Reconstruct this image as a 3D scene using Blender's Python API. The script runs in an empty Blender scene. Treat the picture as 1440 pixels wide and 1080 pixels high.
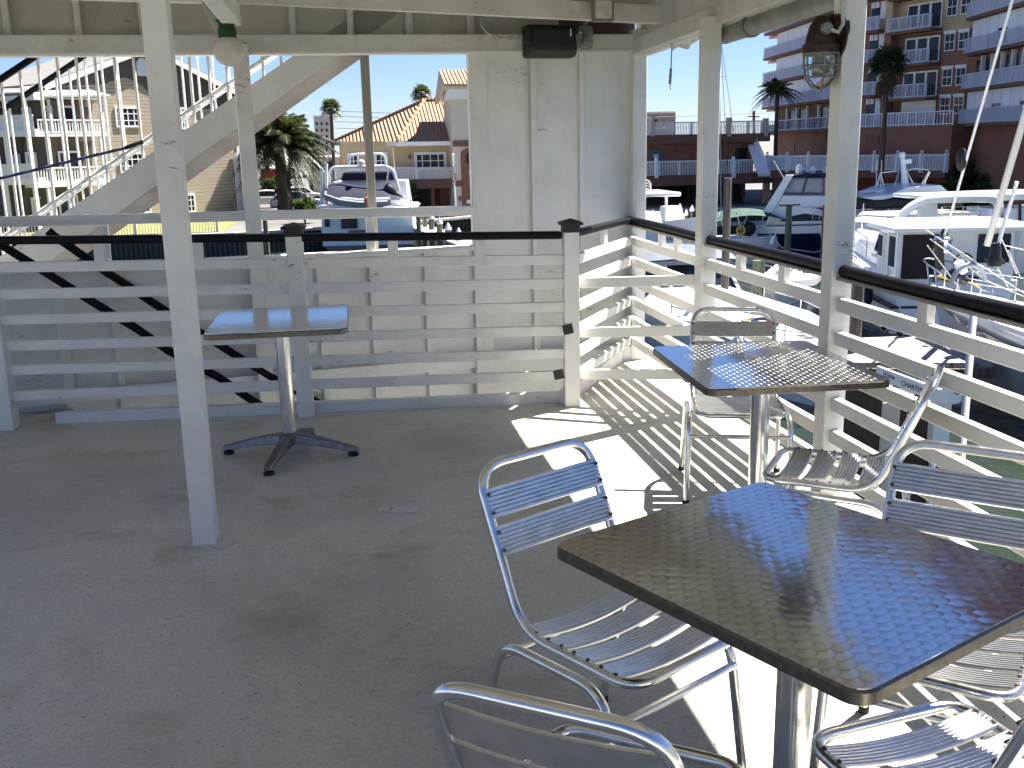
import bpy, bmesh, math, random
from mathutils import Vector, Matrix, noise
SC = bpy.context.scene
COL = SC.collection
random.seed(7)
PI = math.pi
# ------------------------------------------------------------------ camera model (photo is 1440 x 1080)
F, CX, CY, H = 1433.0, 720.0, 540.0, 1.55
_d = Vector((848 - CX, 6648 - CY, F)).normalized()
_up = -_d
_rx = 467.0
_ry = CY - (_d.x * (_rx - CX) + _d.z * F) / _d.y
_y = Vector((_rx - CX, _ry - CY, F)).normalized()
_x = _y.cross(_up)
RM = Matrix((_x, _y, _up))
ZG, ZW = -3.4, -4.6
def ray(px, py): return RM @ Vector((px - CX, py - CY, F))
def G(px, py, z=0.0):
    r = ray(px, py); t = (z - H) / r.z
    return Vector((r.x * t, r.y * t, z))
def AT(px, py, Y):
    r = ray(px, py); t = Y / r.y
    return Vector((r.x * t, Y, H + r.z * t))
def ATX(px, py, X):
    r = ray(px, py); t = X / r.x
    return Vector((X, r.y * t, H + r.z * t))
def PV(px, py, P0, P1, off=0.0):
    r = ray(px, py); d = Vector((P1[0] - P0[0], P1[1] - P0[1])).normalized(); n = Vector((d.y, -d.x))
    t = (Vector((P0[0], P0[1])).dot(n) + off) / Vector((r.x, r.y)).dot(n)
    return Vector((r.x * t, r.y * t, H + r.z * t))
# ------------------------------------------------------------------ mesh builder
class MB:
    def __init__(s): s.v = []; s.f = []
    def add(s, vs, fs):
        o = len(s.v); s.v += [tuple(v) for v in vs]; s.f += [tuple(i + o for i in f) for f in fs]; return s
    def hexa(s, p):      # 8 points: bottom ring 0-3, top ring 4-7
        return s.add(p, [(3, 2, 1, 0), (4, 5, 6, 7), (0, 1, 5, 4), (1, 2, 6, 5), (2, 3, 7, 6), (3, 0, 4, 7)])
    def box(s, x0, x1, y0, y1, z0, z1):
        return s.hexa([(x0, y0, z0), (x1, y0, z0), (x1, y1, z0), (x0, y1, z0), (x0, y0, z1), (x1, y0, z1), (x1, y1, z1), (x0, y1, z1)])
    def obox(s, c, u, hu, hv, z0, z1):   # oriented box, u = horizontal direction
        u = Vector((u[0], u[1])).normalized(); n = Vector((-u.y, u.x)); c = Vector((c[0], c[1])); q = []
        for z in (z0, z1):
            for a, b in ((-1, -1), (1, -1), (1, 1), (-1, 1)):
                p = c + u * hu * a + n * hv * b; q.append((p.x, p.y, z))
        return s.hexa(q)
    def beam(s, a, b, w, h, up=(0, 0, 1), top=False):   # w across, h along up; top: a,b lie on the top face
        a = Vector(a); b = Vector(b); d = (b - a).normalized(); up = Vector(up); n = d.cross(up).normalized(); u = n.cross(d).normalized()
        if top: a = a - u * h / 2; b = b - u * h / 2
        q = []
        for sg in (-1, 1):
            for p, sn in ((a, -1), (b, -1), (b, 1), (a, 1)):
                q.append(p + n * (w / 2 * sn) + u * (h / 2 * sg))
        return s.hexa(q)
    def tube(s, path, r, seg=8, caps=True, closed=False):
        P = [Vector(p) for p in path]; n = len(P)
        R = r if isinstance(r, (list, tuple)) else [r] * n
        T = []
        for i in range(n):
            if closed: t = P[(i + 1) % n] - P[i - 1]
            else: t = P[min(i + 1, n - 1)] - P[max(i - 1, 0)]
            T.append(t.normalized() if t.length > 1e-9 else Vector((0, 0, 1)))
        a = Vector((0, 0, 1)) if abs(T[0].z) < .9 else Vector((1, 0, 0))
        nrm = (a - T[0] * a.dot(T[0])).normalized(); vs = []
        for i in range(n):
            nrm = nrm - T[i] * nrm.dot(T[i])
            nrm = nrm.normalized() if nrm.length > 1e-6 else T[i].orthogonal().normalized()
            b = T[i].cross(nrm)
            for k in range(seg):
                an = 2 * PI * k / seg
                vs.append(P[i] + (nrm * math.cos(an) + b * math.sin(an)) * R[i])
        fs = []
        for i in range(n if closed else n - 1):
            j = (i + 1) % n
            for k in range(seg):
                fs.append((i * seg + k, i * seg + (k + 1) % seg, j * seg + (k + 1) % seg, j * seg + k))
        if caps and not closed:
            fs.append(tuple(range(seg))[::-1]); fs.append(tuple((n - 1) * seg + k for k in range(seg)))
        return s.add(vs, fs)
    def lathe(s, prof, c=(0, 0, 0), seg=16, caps=True, axis='z'):
        vs = []
        for r, z in prof:
            for k in range(seg):
                a = 2 * PI * k / seg; p = (r * math.cos(a), r * math.sin(a), z)
                if axis == 'x': p = (p[2], p[0], p[1])
                if axis == 'y': p = (p[0], p[2], p[1])
                vs.append((c[0] + p[0], c[1] + p[1], c[2] + p[2]))
        fs = []
        for i in range(len(prof) - 1):
            for k in range(seg):
                fs.append((i * seg + k, i * seg + (k + 1) % seg, (i + 1) * seg + (k + 1) % seg, (i + 1) * seg + k))
        if caps:
            fs.append(tuple(range(seg))[::-1]); n = len(prof) - 1; fs.append(tuple(n * seg + k for k in range(seg)))
        return s.add(vs, fs)
    def ball(s, c, r, seg=12, rings=8, sc=(1, 1, 1)):
        prof = []
        vs = []
        for i in range(rings + 1):
            a = PI * i / rings
            for k in range(seg):
                b = 2 * PI * k / seg
                vs.append((c[0] + r * sc[0] * math.sin(a) * math.cos(b), c[1] + r * sc[1] * math.sin(a) * math.sin(b), c[2] - r * sc[2] * math.cos(a)))
        fs = []
        for i in range(rings):
            for k in range(seg):
                fs.append((i * seg + k, i * seg + (k + 1) % seg, (i + 1) * seg + (k + 1) % seg, (i + 1) * seg + k))
        return s.add(vs, fs)
    def extr(s, poly, dvec):    # poly: list of 3d points, extruded along dvec
        n = len(poly); d = Vector(dvec); P = [Vector(p) for p in poly]
        return s.add(P + [p + d for p in P], [tuple(range(n))[::-1], tuple(range(n, 2 * n))] + [(i, (i + 1) % n, (i + 1) % n + n, i + n) for i in range(n)])
    def loft(s, rings, closed=True, caps=True):
        n = len(rings[0]); vs = [p for r in rings for p in r]; fs = []
        for i in range(len(rings) - 1):
            for k in range(n if closed else n - 1):
                fs.append((i * n + k, i * n + (k + 1) % n, (i + 1) * n + (k + 1) % n, (i + 1) * n + k))
        if caps and closed:
            fs.append(tuple(range(n))[::-1]); m = (len(rings) - 1) * n; fs.append(tuple(m + k for k in range(n)))
        return s.add(vs, fs)
    def xf(s, m): s.v = [tuple(m @ Vector(v)) for v in s.v]; return s
    def build(s, name, mat, parent=None, smooth=40, bevel=0.0, seg=2, fix=True):
        me = bpy.data.meshes.new(name); me.from_pydata(s.v, [], s.f)
        if fix:
            bm = bmesh.new(); bm.from_mesh(me); bmesh.ops.recalc_face_normals(bm, faces=bm.faces); bm.to_mesh(me); bm.free()
        if smooth:
            me.shade_smooth(); me.set_sharp_from_angle(angle=math.radians(smooth))
        me.materials.append(mat)
        o = bpy.data.objects.new(name, me); COL.objects.link(o)
        if parent:
            o.parent = parent
            if parent.parent is None: o.location = -parent.location
        if bevel:
            m = o.modifiers.new('edge', 'BEVEL'); m.width = bevel; m.segments = seg; m.limit_method = 'ANGLE'; m.angle_limit = math.radians(50)
        return o
def tag(o, label=None, cat=None, group=None, kind=None):
    if label: o['label'] = label
    if cat: o['category'] = cat
    if group: o['group'] = group
    if kind: o['kind'] = kind
    return o
def thing(name, label, cat, loc=(0, 0, 0), group=None):
    o = bpy.data.objects.new(name, None); COL.objects.link(o); o.location = loc; o.empty_display_size = .2
    return tag(o, label, cat, group)
def struct(o): o['kind'] = 'structure'; return o
def dup(root, loc, rz=0.0, label=None, group=None, scale=None):
    r = root.copy(); COL.objects.link(r); r.location = loc; r.rotation_euler = (0, 0, rz)
    if scale: r.scale = (scale, scale, scale)
    if label: r['label'] = label
    if group: r['group'] = group
    for ch in list(root.children):
        c = ch.copy(); COL.objects.link(c); c.parent = r
        for g in list(ch.children):
            d = g.copy(); COL.objects.link(d); d.parent = c
    return r
def arc(c, r, a0, a1, n, ux, uy):    # points on an arc in the plane ux,uy
    c = Vector(c); ux = Vector(ux); uy = Vector(uy)
    return [c + ux * (r * math.cos(a0 + (a1 - a0) * i / n)) + uy * (r * math.sin(a0 + (a1 - a0) * i / n)) for i in range(n + 1)]
def fillet(pts, r, n=5, closed=False):
    P = [Vector(p) for p in pts]; out = []; N = len(P)
    for i in range(N):
        if not closed and i in (0, N - 1): out.append(P[i]); continue
        a = P[i - 1] - P[i]; b = P[(i + 1) % N] - P[i]
        rr = r[i] if isinstance(r, (list, tuple)) else r
        k = min(rr, a.length * .49, b.length * .49)
        p0 = P[i] + a.normalized() * k; p2 = P[i] + b.normalized() * k
        for j in range(n + 1):
            t = j / n; out.append(p0 * (1 - t) ** 2 + P[i] * (2 * t * (1 - t)) + p2 * t * t)
    return out
# ------------------------------------------------------------------ walls addressed by pixel
class Wall:
    def __init__(s, P0, P1):
        s.p = Vector((P0[0], P0[1])); d = Vector((P1[0], P1[1])) - s.p; s.len = d.length; s.u = d.normalized()
        n = Vector((s.u.y, -s.u.x))
        if n.dot(-s.p) < 0: n = -n
        s.n = n
    def sz(s, px, py):
        q = PV(px, py, s.p, s.p + s.u); return (Vector((q.x, q.y)) - s.p).dot(s.u), q.z
    def at(s, a, z, d=0.0):
        q = s.p + s.u * a + s.n * d; return Vector((q.x, q.y, z))
    def box(s, mb, a0, a1, z0, z1, d0, d1):
        q = [s.at(a, z, d) for z in (z0, z1) for a, d in ((a0, d0), (a1, d0), (a1, d1), (a0, d1))]
        return mb.hexa(q)
    def pbox(s, mb, x0, y0, x1, y1, d0, d1):
        a0, z1 = s.sz(x0, y0); a1, z0 = s.sz(x1, y1)
        if a0 > a1: a0, a1 = a1, a0
        return s.box(mb, a0, a1, z0, z1, d0, d1)
    def poly(s, mb, pts, d0, d1):
        P = [s.at(a, z, d0) for a, z in pts]; D = s.n * (d1 - d0)
        return mb.extr(P, (D.x, D.y, 0))
# ------------------------------------------------------------------ materials
def _nt(name):
    m = bpy.data.materials.new(name); m.use_nodes = True; nt = m.node_tree
    return m, nt, nt.nodes['Principled BSDF']
def N(nt, t, **kw):
    n = nt.nodes.new(t)
    for k, v in kw.items():
        if k in n.inputs: n.inputs[k].default_value = v
        else: setattr(n, k, v)
    return n
def c4(c): return (c[0], c[1], c[2], 1.0)
def coords(nt, scale=(1, 1, 1), kind='Object'):
    t = N(nt, 'ShaderNodeTexCoord'); m = N(nt, 'ShaderNodeMapping'); m.inputs['Scale'].default_value = scale
    nt.links.new(t.outputs[kind], m.inputs['Vector']); return m.outputs['Vector']
def noi(nt, vec, scale, detail=4, rough=.55):
    n = N(nt, 'ShaderNodeTexNoise'); n.inputs['Scale'].default_value = scale; n.inputs['Detail'].default_value = detail; n.inputs['Roughness'].default_value = rough
    nt.links.new(vec, n.inputs['Vector']); return n.outputs['Fac']
def ramp(nt, fac, stops):
    r = N(nt, 'ShaderNodeValToRGB'); e = r.color_ramp.elements
    while len(e) < len(stops): e.new(.5)
    for i, (p, c) in enumerate(stops): e[i].position = p; e[i].color = c4(c) if len(c) == 3 else c
    nt.links.new(fac, r.inputs['Fac']); return r.outputs['Color']
def mix(nt, fac, a, b, mode='MIX'):
    m = N(nt, 'ShaderNodeMix', data_type='RGBA', blend_type=mode)
    for s, v in ((0, fac), (6, a), (7, b)):
        if hasattr(v, 'is_linked'): nt.links.new(v, m.inputs[s])
        else: m.inputs[s].default_value = v if s == 0 else c4(v)
    return m.outputs[2]
def math_(nt, op, a, b=None, clamp=False):
    m = N(nt, 'ShaderNodeMath', operation=op, use_clamp=clamp)
    for i, v in enumerate((a, b)):
        if v is None: continue
        if hasattr(v, 'is_linked'): nt.links.new(v, m.inputs[i])
        else: m.inputs[i].default_value = v
    return m.outputs[0]
def bump(nt, b, h, st=.3, dist=.01):
    n = N(nt, 'ShaderNodeBump'); n.inputs['Strength'].default_value = st; n.inputs['Distance'].default_value = dist
    nt.links.new(h, n.inputs['Height']); nt.links.new(n.outputs['Normal'], b.inputs['Normal'])
def simple(name, col, rough=.5, metal=0.0, var=.12, scale=6, bmp=0.0, bs=40, spec=None, coat=0.0, kind='Object'):
    m, nt, b = _nt(name); v = coords(nt, kind=kind)
    lo = tuple(c * (1 - var) for c in col); hi = tuple(min(1, c * (1 + var)) for c in col)
    nt.links.new(ramp(nt, noi(nt, v, scale), [(.3, lo), (.7, hi)]), b.inputs['Base Color'])
    b.inputs['Roughness'].default_value = rough; b.inputs['Metallic'].default_value = metal
    if coat: b.inputs['Coat Weight'].default_value = coat
    if bmp: bump(nt, b, noi(nt, v, bs), bmp, .01)
    return m
def paint(name, col, grime=(.30, .28, .22), amt=.35, rough=.45, rust=0.0):
    m, nt, b = _nt(name); v = coords(nt)
    base = ramp(nt, noi(nt, v, 3.5, 5), [(.3, tuple(c * .93 for c in col)), (.7, col)])
    g = ramp(nt, noi(nt, v, 1.9, 9, .78), [(.46, (0, 0, 0)), (.70, (amt, amt, amt))])
    c = mix(nt, g, base, grime)
    vs = coords(nt, (14, 14, 1.2))
    st = ramp(nt, noi(nt, vs, 1.0, 4, .6), [(.6, (0, 0, 0)), (.8, (amt * .6,) * 3)])
    c = mix(nt, st, c, grime)
    ch = math_(nt, 'MULTIPLY', ramp(nt, noi(nt, coords(nt, (10, 10, 30)), 1.0, 6, .75), [(.60, (0, 0, 0)), (.63, (.75, .75, .75))]), ramp(nt, noi(nt, v, 1.9, 3), [(.56, (0, 0, 0)), (.62, (1, 1, 1))]))
    c = mix(nt, ch, c, (.20, .15, .10))
    nt.links.new(c, b.inputs['Base Color']); b.inputs['Roughness'].default_value = rough
    bump(nt, b, noi(nt, v, 60, 4), .25, .004)
    return m
M = {}
def mats():
    M['white'] = paint('white_paint', (.82, .81, .77), amt=.3)
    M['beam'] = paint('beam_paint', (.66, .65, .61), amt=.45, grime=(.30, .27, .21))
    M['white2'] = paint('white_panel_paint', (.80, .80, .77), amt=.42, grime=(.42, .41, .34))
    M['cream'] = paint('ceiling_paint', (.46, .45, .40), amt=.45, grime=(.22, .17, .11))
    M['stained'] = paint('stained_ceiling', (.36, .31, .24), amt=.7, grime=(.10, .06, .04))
    M['brown'] = simple('dark_brown_wood', (.045, .02, .014), .6, var=.4, scale=9, bmp=.3)
    M['black'] = simple('black_rail', (.008, .008, .009), .42, var=.3, scale=30)
    M['black'].node_tree.nodes['Principled BSDF'].inputs['Specular IOR Level'].default_value = .12
    M['blackm'] = simple('black_matte', (.012, .012, .012), .55, var=.3, scale=30, bmp=.2, bs=90)
    M['rubber'] = simple('black_rubber', (.015, .015, .016), .8)
    # deck: painted non-skid with scuffs and specks
    m, nt, b = _nt('deck_paint'); v = coords(nt)
    base = ramp(nt, noi(nt, v, 1.1, 7, .62), [(.28, (.62, .585, .49)), (.5, (.74, .705, .605)), (.75, (.79, .755, .655))])
    blot = ramp(nt, noi(nt, v, .55, 6, .6), [(.44, (0, 0, 0)), (.66, (.85, .85, .85))]); base = mix(nt, blot, base, (.36, .345, .295))
    warm = ramp(nt, noi(nt, coords(nt, (1.3, 1.3, 1)), 1.6, 5, .6), [(.55, (0, 0, 0)), (.72, (.65, .65, .65))]); base = mix(nt, warm, base, (.36, .30, .20))
    vo = N(nt, 'ShaderNodeTexVoronoi'); vo.inputs['Scale'].default_value = 46; nt.links.new(v, vo.inputs['Vector'])
    vsize = noi(nt, v, 2.4, 3, .6)
    thr = ramp(nt, vsize, [(.36, (.04, .04, .04)), (.64, (.20, .20, .20))])
    sp = math_(nt, 'LESS_THAN', vo.outputs['Distance'], thr)
    pick = math_(nt, 'GREATER_THAN', noi(nt, v, 55, 2), .52); sp = math_(nt, 'MULTIPLY', sp, pick)
    vo2 = N(nt, 'ShaderNodeTexVoronoi'); vo2.inputs['Scale'].default_value = 110; nt.links.new(v, vo2.inputs['Vector'])
    sp2 = math_(nt, 'MULTIPLY', math_(nt, 'LESS_THAN', vo2.outputs['Distance'], .17), math_(nt, 'GREATER_THAN', noi(nt, v, 9, 4, .7), .52))
    gr = ramp(nt, noi(nt, v, 75, 5, .85), [(.36, (.62, .62, .62)), (.50, (1, 1, 1)), (.64, (1.0, 1.0, 1.0))]); base = mix(nt, .8, base, gr, 'MULTIPLY')
    gr2 = ramp(nt, noi(nt, v, 22, 6, .8), [(.35, (.86, .86, .85)), (.6, (1, 1, 1))]); base = mix(nt, .8, base, gr2, 'MULTIPLY')
    base = mix(nt, math_(nt, 'MULTIPLY', sp2, .65), base, (.12, .115, .10))
    base = mix(nt, math_(nt, 'MULTIPLY', sp, .85), base, (.05, .045, .04))
    sp3 = N(nt, 'ShaderNodeSeparateXYZ'); nt.links.new(v, sp3.inputs[0])
    wx = math_(nt, 'ADD', sp3.outputs['X'], math_(nt, 'MULTIPLY', math_(nt, 'SUBTRACT', noi(nt, v, 3, 3), .5), .012))
    sm = math_(nt, 'LESS_THAN', math_(nt, 'FRACT', math_(nt, 'MULTIPLY', math_(nt, 'ADD', wx, 20 - .60), 1 / 1.22)), .005)
    sy_ = math_(nt, 'LESS_THAN', math_(nt, 'FRACT', math_(nt, 'MULTIPLY', math_(nt, 'ADD', sp3.outputs['Y'], 20 - 4.75), 1 / 2.44)), .0025)
    seam = math_(nt, 'MULTIPLY', math_(nt, 'MULTIPLY', sm, math_(nt, 'GREATER_THAN', sp3.outputs['X'], .2)), math_(nt, 'SUBTRACT', math_(nt, 'MULTIPLY', noi(nt, v, 1.3, 4), 1.6), .55, True))
    base = mix(nt, seam, base, (.12, .11, .095))
    drk = ramp(nt, noi(nt, coords(nt, (1, 1.6, 1)), 4.2, 8, .8), [(.60, (0, 0, 0)), (.70, (.55, .55, .55))]); base = mix(nt, drk, base, (.20, .19, .165))
    ln = ramp(nt, noi(nt, coords(nt, (1, 9, 1)), 7, 4, .7), [(.64, (0, 0, 0)), (.70, (.5, .5, .5))]); base = mix(nt, ln, base, (.25, .24, .22))
    nt.links.new(base, b.inputs['Base Color'])
    nt.links.new(ramp(nt, noi(nt, v, 2.1, 5), [(.3, (.42,) * 3), (.7, (.62,) * 3)]), b.inputs['Roughness'])
    bump(nt, b, noi(nt, v, 140, 4, .7), .22, .004); M['deck'] = m
    # aluminium
    m, nt, b = _nt('aluminium_tube'); v = coords(nt)
    nt.links.new(ramp(nt, noi(nt, v, 18, 5, .6), [(.3, (.66, .66, .65)), (.7, (.80, .80, .79))]), b.inputs['Base Color'])
    b.inputs['Metallic'].default_value = 1
    nt.links.new(ramp(nt, noi(nt, v, 40, 4), [(.3, (.16,) * 3), (.7, (.26,) * 3)]), b.inputs['Roughness']); bump(nt, b, noi(nt, v, 300, 2), .05, .001); M['alu'] = m
    m, nt, b = _nt('aluminium_slat'); v = coords(nt)
    nt.links.new(ramp(nt, noi(nt, v, 25, 5, .6), [(.3, (.62, .62, .61)), (.7, (.76, .76, .75))]), b.inputs['Base Color'])
    b.inputs['Metallic'].default_value = 1; b.inputs['Roughness'].default_value = .3; M['slat'] = m
    M['castalu'] = simple('cast_aluminium', (.20, .20, .20), .42, .9, var=.2, scale=30)
    M['screw'] = simple('dark_screw', (.12, .10, .08), .5, .8, var=.3)
    # engine turned table top: overlapping brushed discs
    m, nt, b = _nt('swirled_steel'); v = coords(nt, (1, 1, 1))
    sx = N(nt, 'ShaderNodeSeparateXYZ'); mp = N(nt, 'ShaderNodeMapping'); mp.inputs['Scale'].default_value = (24, 24, .0001); nt.links.new(v, mp.inputs['Vector'])
    wv = N(nt, 'ShaderNodeMix', data_type='VECTOR'); nz = N(nt, 'ShaderNodeTexNoise'); nz.inputs['Scale'].default_value = 9; nt.links.new(v, nz.inputs['Vector'])
    ad = N(nt, 'ShaderNodeVectorMath', operation='MULTIPLY_ADD'); nt.links.new(nz.outputs['Color'], ad.inputs[0]); ad.inputs[1].default_value = (.35, .35, 0); nt.links.new(mp.outputs['Vector'], ad.inputs[2]); nt.links.new(ad.outputs[0], sx.inputs[0])
    HR, RR = .52, .60; row0 = math_(nt, 'FLOOR', math_(nt, 'MULTIPLY', sx.outputs['Y'], 1 / HR))
    def cand(k):
        rw = math_(nt, 'ADD', row0, float(k)); od = math_(nt, 'MULTIPLY', math_(nt, 'MODULO', math_(nt, 'ABSOLUTE', rw), 2.0), .5)
        xs = math_(nt, 'ADD', sx.outputs['X'], od); dx = math_(nt, 'SUBTRACT', math_(nt, 'FRACT', math_(nt, 'ADD', xs, 500.0)), .5); dy = math_(nt, 'SUBTRACT', sx.outputs['Y'], math_(nt, 'MULTIPLY', rw, HR))
        d2 = math_(nt, 'ADD', math_(nt, 'MULTIPLY', dx, dx), math_(nt, 'MULTIPLY', dy, dy)); return dx, dy, d2, rw, math_(nt, 'FLOOR', xs)
    def sel(t, p_, q_): return math_(nt, 'ADD', math_(nt, 'MULTIPLY', t, p_), math_(nt, 'MULTIPLY', math_(nt, 'SUBTRACT', 1.0, t), q_))
    c1_, c0_, cm_ = cand(1), cand(0), cand(-1)
    t1_ = math_(nt, 'LESS_THAN', c1_[2], RR * RR); t0_ = math_(nt, 'LESS_THAN', c0_[2], RR * RR)
    fxw, fy, r2, row, colid = [sel(t1_, c1_[i], sel(t0_, c0_[i], cm_[i])) for i in range(5)]; rr = math_(nt, 'SQRT', r2)
    cv = N(nt, 'ShaderNodeCombineXYZ'); nt.links.new(math_(nt, 'MULTIPLY', fy, -1.0), cv.inputs[0]); nt.links.new(fxw, cv.inputs[1])
    tr = N(nt, 'ShaderNodeVectorTransform', vector_type='VECTOR', convert_from='OBJECT', convert_to='WORLD'); nt.links.new(cv.outputs[0], tr.inputs[0])
    nt.links.new(tr.outputs[0], b.inputs['Tangent'])
    b.inputs['Anisotropic'].default_value = .5; b.inputs['Metallic'].default_value = 1
    cid = N(nt, 'ShaderNodeCombineXYZ'); nt.links.new(colid, cid.inputs[0]); nt.links.new(row, cid.inputs[1])
    wn = N(nt, 'ShaderNodeTexWhiteNoise', noise_dimensions='3D'); nt.links.new(cid.outputs[0], wn.inputs['Vector']); sc_ = N(nt, 'ShaderNodeSeparateColor'); nt.links.new(wn.outputs['Color'], sc_.inputs[0])
    tilt = math_(nt, 'ADD', math_(nt, 'MULTIPLY', math_(nt, 'SUBTRACT', sc_.outputs[0], .5), fxw), math_(nt, 'MULTIPLY', math_(nt, 'SUBTRACT', sc_.outputs[1], .5), fy))
    colr = ramp(nt, rr, [(.0, (.58, .57, .55)), (.36, (.76, .75, .73)), (.52, (.60, .59, .57)), (.6, (.36, .35, .34))]); nt.links.new(colr, b.inputs['Base Color'])
    nt.links.new(ramp(nt, noi(nt, v, 7, 4), [(.3, (.07,) * 3), (.7, (.13,) * 3)]), b.inputs['Roughness'])
    hgt = math_(nt, 'ADD', math_(nt, 'ADD', math_(nt, 'MULTIPLY', r2, -.8), math_(nt, 'MULTIPLY', tilt, 1.1)), math_(nt, 'MULTIPLY', noi(nt, v, 4, 2), .9))
    bump(nt, b, hgt, .075, .006)
    b2 = N(nt, 'ShaderNodeBsdfAnisotropic'); b2.inputs['Roughness'].default_value = .5; b2.inputs['Anisotropy'].default_value = .75; nt.links.new(colr, b2.inputs['Color']); nt.links.new(tr.outputs[0], b2.inputs['Tangent'])
    ms = N(nt, 'ShaderNodeMixShader'); nt.links.new(ramp(nt, rr, [(.1, (.07,) * 3), (.55, (.19,) * 3)]), ms.inputs[0]); nt.links.new(b.outputs[0], ms.inputs[1]); nt.links.new(b2.outputs[0], ms.inputs[2]); nt.links.new(ms.outputs[0], nt.nodes['Material Output'].inputs['Surface']); M['swirl'] = m
    m, nt, b = _nt('swirled_edge'); v = coords(nt)
    nt.links.new(ramp(nt, noi(nt, v, 60, 3), [(.3, (.12, .105, .085)), (.7, (.20, .18, .15))]), b.inputs['Base Color']); b.inputs['Metallic'].default_value = .9; b.inputs['Roughness'].default_value = .3; M['tedge'] = m
    M['puddle'] = simple('puddle_water', (.42, .44, .46), .04, var=.05, coat=1.0)  # pale base colour stands in for bright sky reflected in the water
    # setting
    m, nt, b = _nt('canal_water'); v = coords(nt, (1, .55, 1))
    nt.links.new(ramp(nt, noi(nt, v, .5, 4), [(.3, (.016, .026, .020)), (.7, (.030, .042, .028))]), b.inputs['Base Color']); b.inputs['Roughness'].default_value = .06; b.inputs['IOR'].default_value = 1.33
    bump(nt, b, math_(nt, 'ADD', noi(nt, v, 1.6, 5, .6), math_(nt, 'MULTIPLY', noi(nt, v, .5, 2), 1.5)), .55, .12); M['water'] = m
    M['ground'] = simple('asphalt_ground', (.13, .125, .115), .9, var=.25, scale=.4, bmp=.2, bs=8)
    M['grass'] = simple('lawn_grass', (.17, .17, .05), .9, var=.4, scale=1.5, bmp=.5, bs=14)
    M['conc'] = simple('concrete', (.30, .29, .27), .85, var=.2, scale=2, bmp=.2, bs=20)
    M['concl'] = simple('pale_concrete', (.48, .46, .43), .85, var=.15, scale=2, bmp=.2, bs=20)
    m, nt, b = _nt('sheet_seawall'); v = coords(nt)
    w = N(nt, 'ShaderNodeTexWave'); w.inputs['Scale'].default_value = 1.1; w.inputs['Distortion'].default_value = .6; nt.links.new(v, w.inputs['Vector'])
    nt.links.new(ramp(nt, w.outputs['Fac'], [(.2, (.012, .014, .013)), (.8, (.06, .062, .055))]), b.inputs['Base Color']); b.inputs['Roughness'].default_value = .8; M['seawall'] = m
    def siding(name, col, col2, period):
        m, nt, b = _nt(name); v = coords(nt); s = N(nt, 'ShaderNodeSeparateXYZ'); nt.links.new(v, s.inputs[0])
        fr = math_(nt, 'FRACT', math_(nt, 'MULTIPLY', s.outputs['Z'], 1 / period))
        ed = math_(nt, 'LESS_THAN', fr, .14)
        base = ramp(nt, noi(nt, coords(nt, (1, 1, 6)), .9, 5), [(.3, tuple(c * .86 for c in col)), (.7, col)])
        nt.links.new(mix(nt, math_(nt, 'MULTIPLY', ed, .8), base, col2), b.inputs['Base Color']); b.inputs['Roughness'].default_value = .75
        bump(nt, b, fr, .5, .03); return m
    M['siding'] = siding('beige_siding', (.46, .385, .30), (.12, .09, .065), .26)
    M['shingle'] = siding('grey_brown_shingle', (.115, .095, .085), (.05, .04, .036), .22)
    def tiles(name, cols):
        m, nt, b = _nt(name); v = coords(nt)
        br = N(nt, 'ShaderNodeTexBrick'); br.inputs['Scale'].default_value = 2.6; br.inputs['Mortar Size'].default_value = .03; br.inputs['Brick Width'].default_value = .5; br.inputs['Row Height'].default_value = .33
        br.inputs['Color1'].default_value = c4(cols[0]); br.inputs['Color2'].default_value = c4(cols[1]); br.inputs['Mortar'].default_value = c4(cols[2]); nt.links.new(v, br.inputs['Vector'])
        w = N(nt, 'ShaderNodeTexWave', bands_direction='X'); w.inputs['Scale'].default_value = 1.15; nt.links.new(v, w.inputs['Vector'])
        nt.links.new(mix(nt, .45, br.outputs['Color'], ramp(nt, noi(nt, v, 3, 4), [(.3, cols[1]), (.7, cols[0])])), b.inputs['Base Color']); b.inputs['Roughness'].default_value = .8
        bump(nt, b, w.outputs['Fac'], .9, .15); return m
    M['tile'] = tiles('clay_tile', ((.44, .28, .165), (.33, .18, .10), (.13, .07, .05)))
    M['shroof'] = simple('pale_shingle_roof', (.20, .19, .18), .85, var=.12, scale=3, bmp=.3, bs=14)
    M['metroof'] = simple('white_metal_roof', (.42, .44, .42), .4, var=.06, scale=2)
    M['yellow'] = simple('yellow_stucco', (.56, .43, .24), .85, var=.07, scale=1.2, bmp=.1, bs=40)
    M['creams'] = simple('cream_stucco', (.60, .53, .43), .85, var=.06, scale=1.2, bmp=.1, bs=40)
    M['pinkcap'] = simple('pink_trim', (.50, .42, .36), .8, var=.06)
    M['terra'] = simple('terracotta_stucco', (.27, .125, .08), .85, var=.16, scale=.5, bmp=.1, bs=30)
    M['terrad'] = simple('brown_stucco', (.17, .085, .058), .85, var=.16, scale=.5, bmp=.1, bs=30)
    M['ochre'] = simple('ochre_stucco', (.50, .37, .22), .85, var=.08, scale=.5)
    M['trim'] = simple('white_trim', (.78, .78, .76), .5, var=.05)
    M['shutter'] = simple('white_shutter', (.78, .80, .84), .5, var=.06, scale=.8)
    M['railgrey'] = simple('grey_railing', (.52, .55, .64), .5, var=.06, scale=.8)
    m, nt, b = _nt('window_glass'); v = coords(nt)
    nt.links.new(ramp(nt, noi(nt, v, .7, 3), [(.35, (.010, .014, .022)), (.65, (.035, .045, .065))]), b.inputs['Base Color']); b.inputs['Roughness'].default_value = .08; b.inputs['Specular IOR Level'].default_value = .2; M['glass'] = m
    M['curtain'] = simple('drawn_curtain', (.36, .35, .38), .8, var=.2, scale=3)
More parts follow.
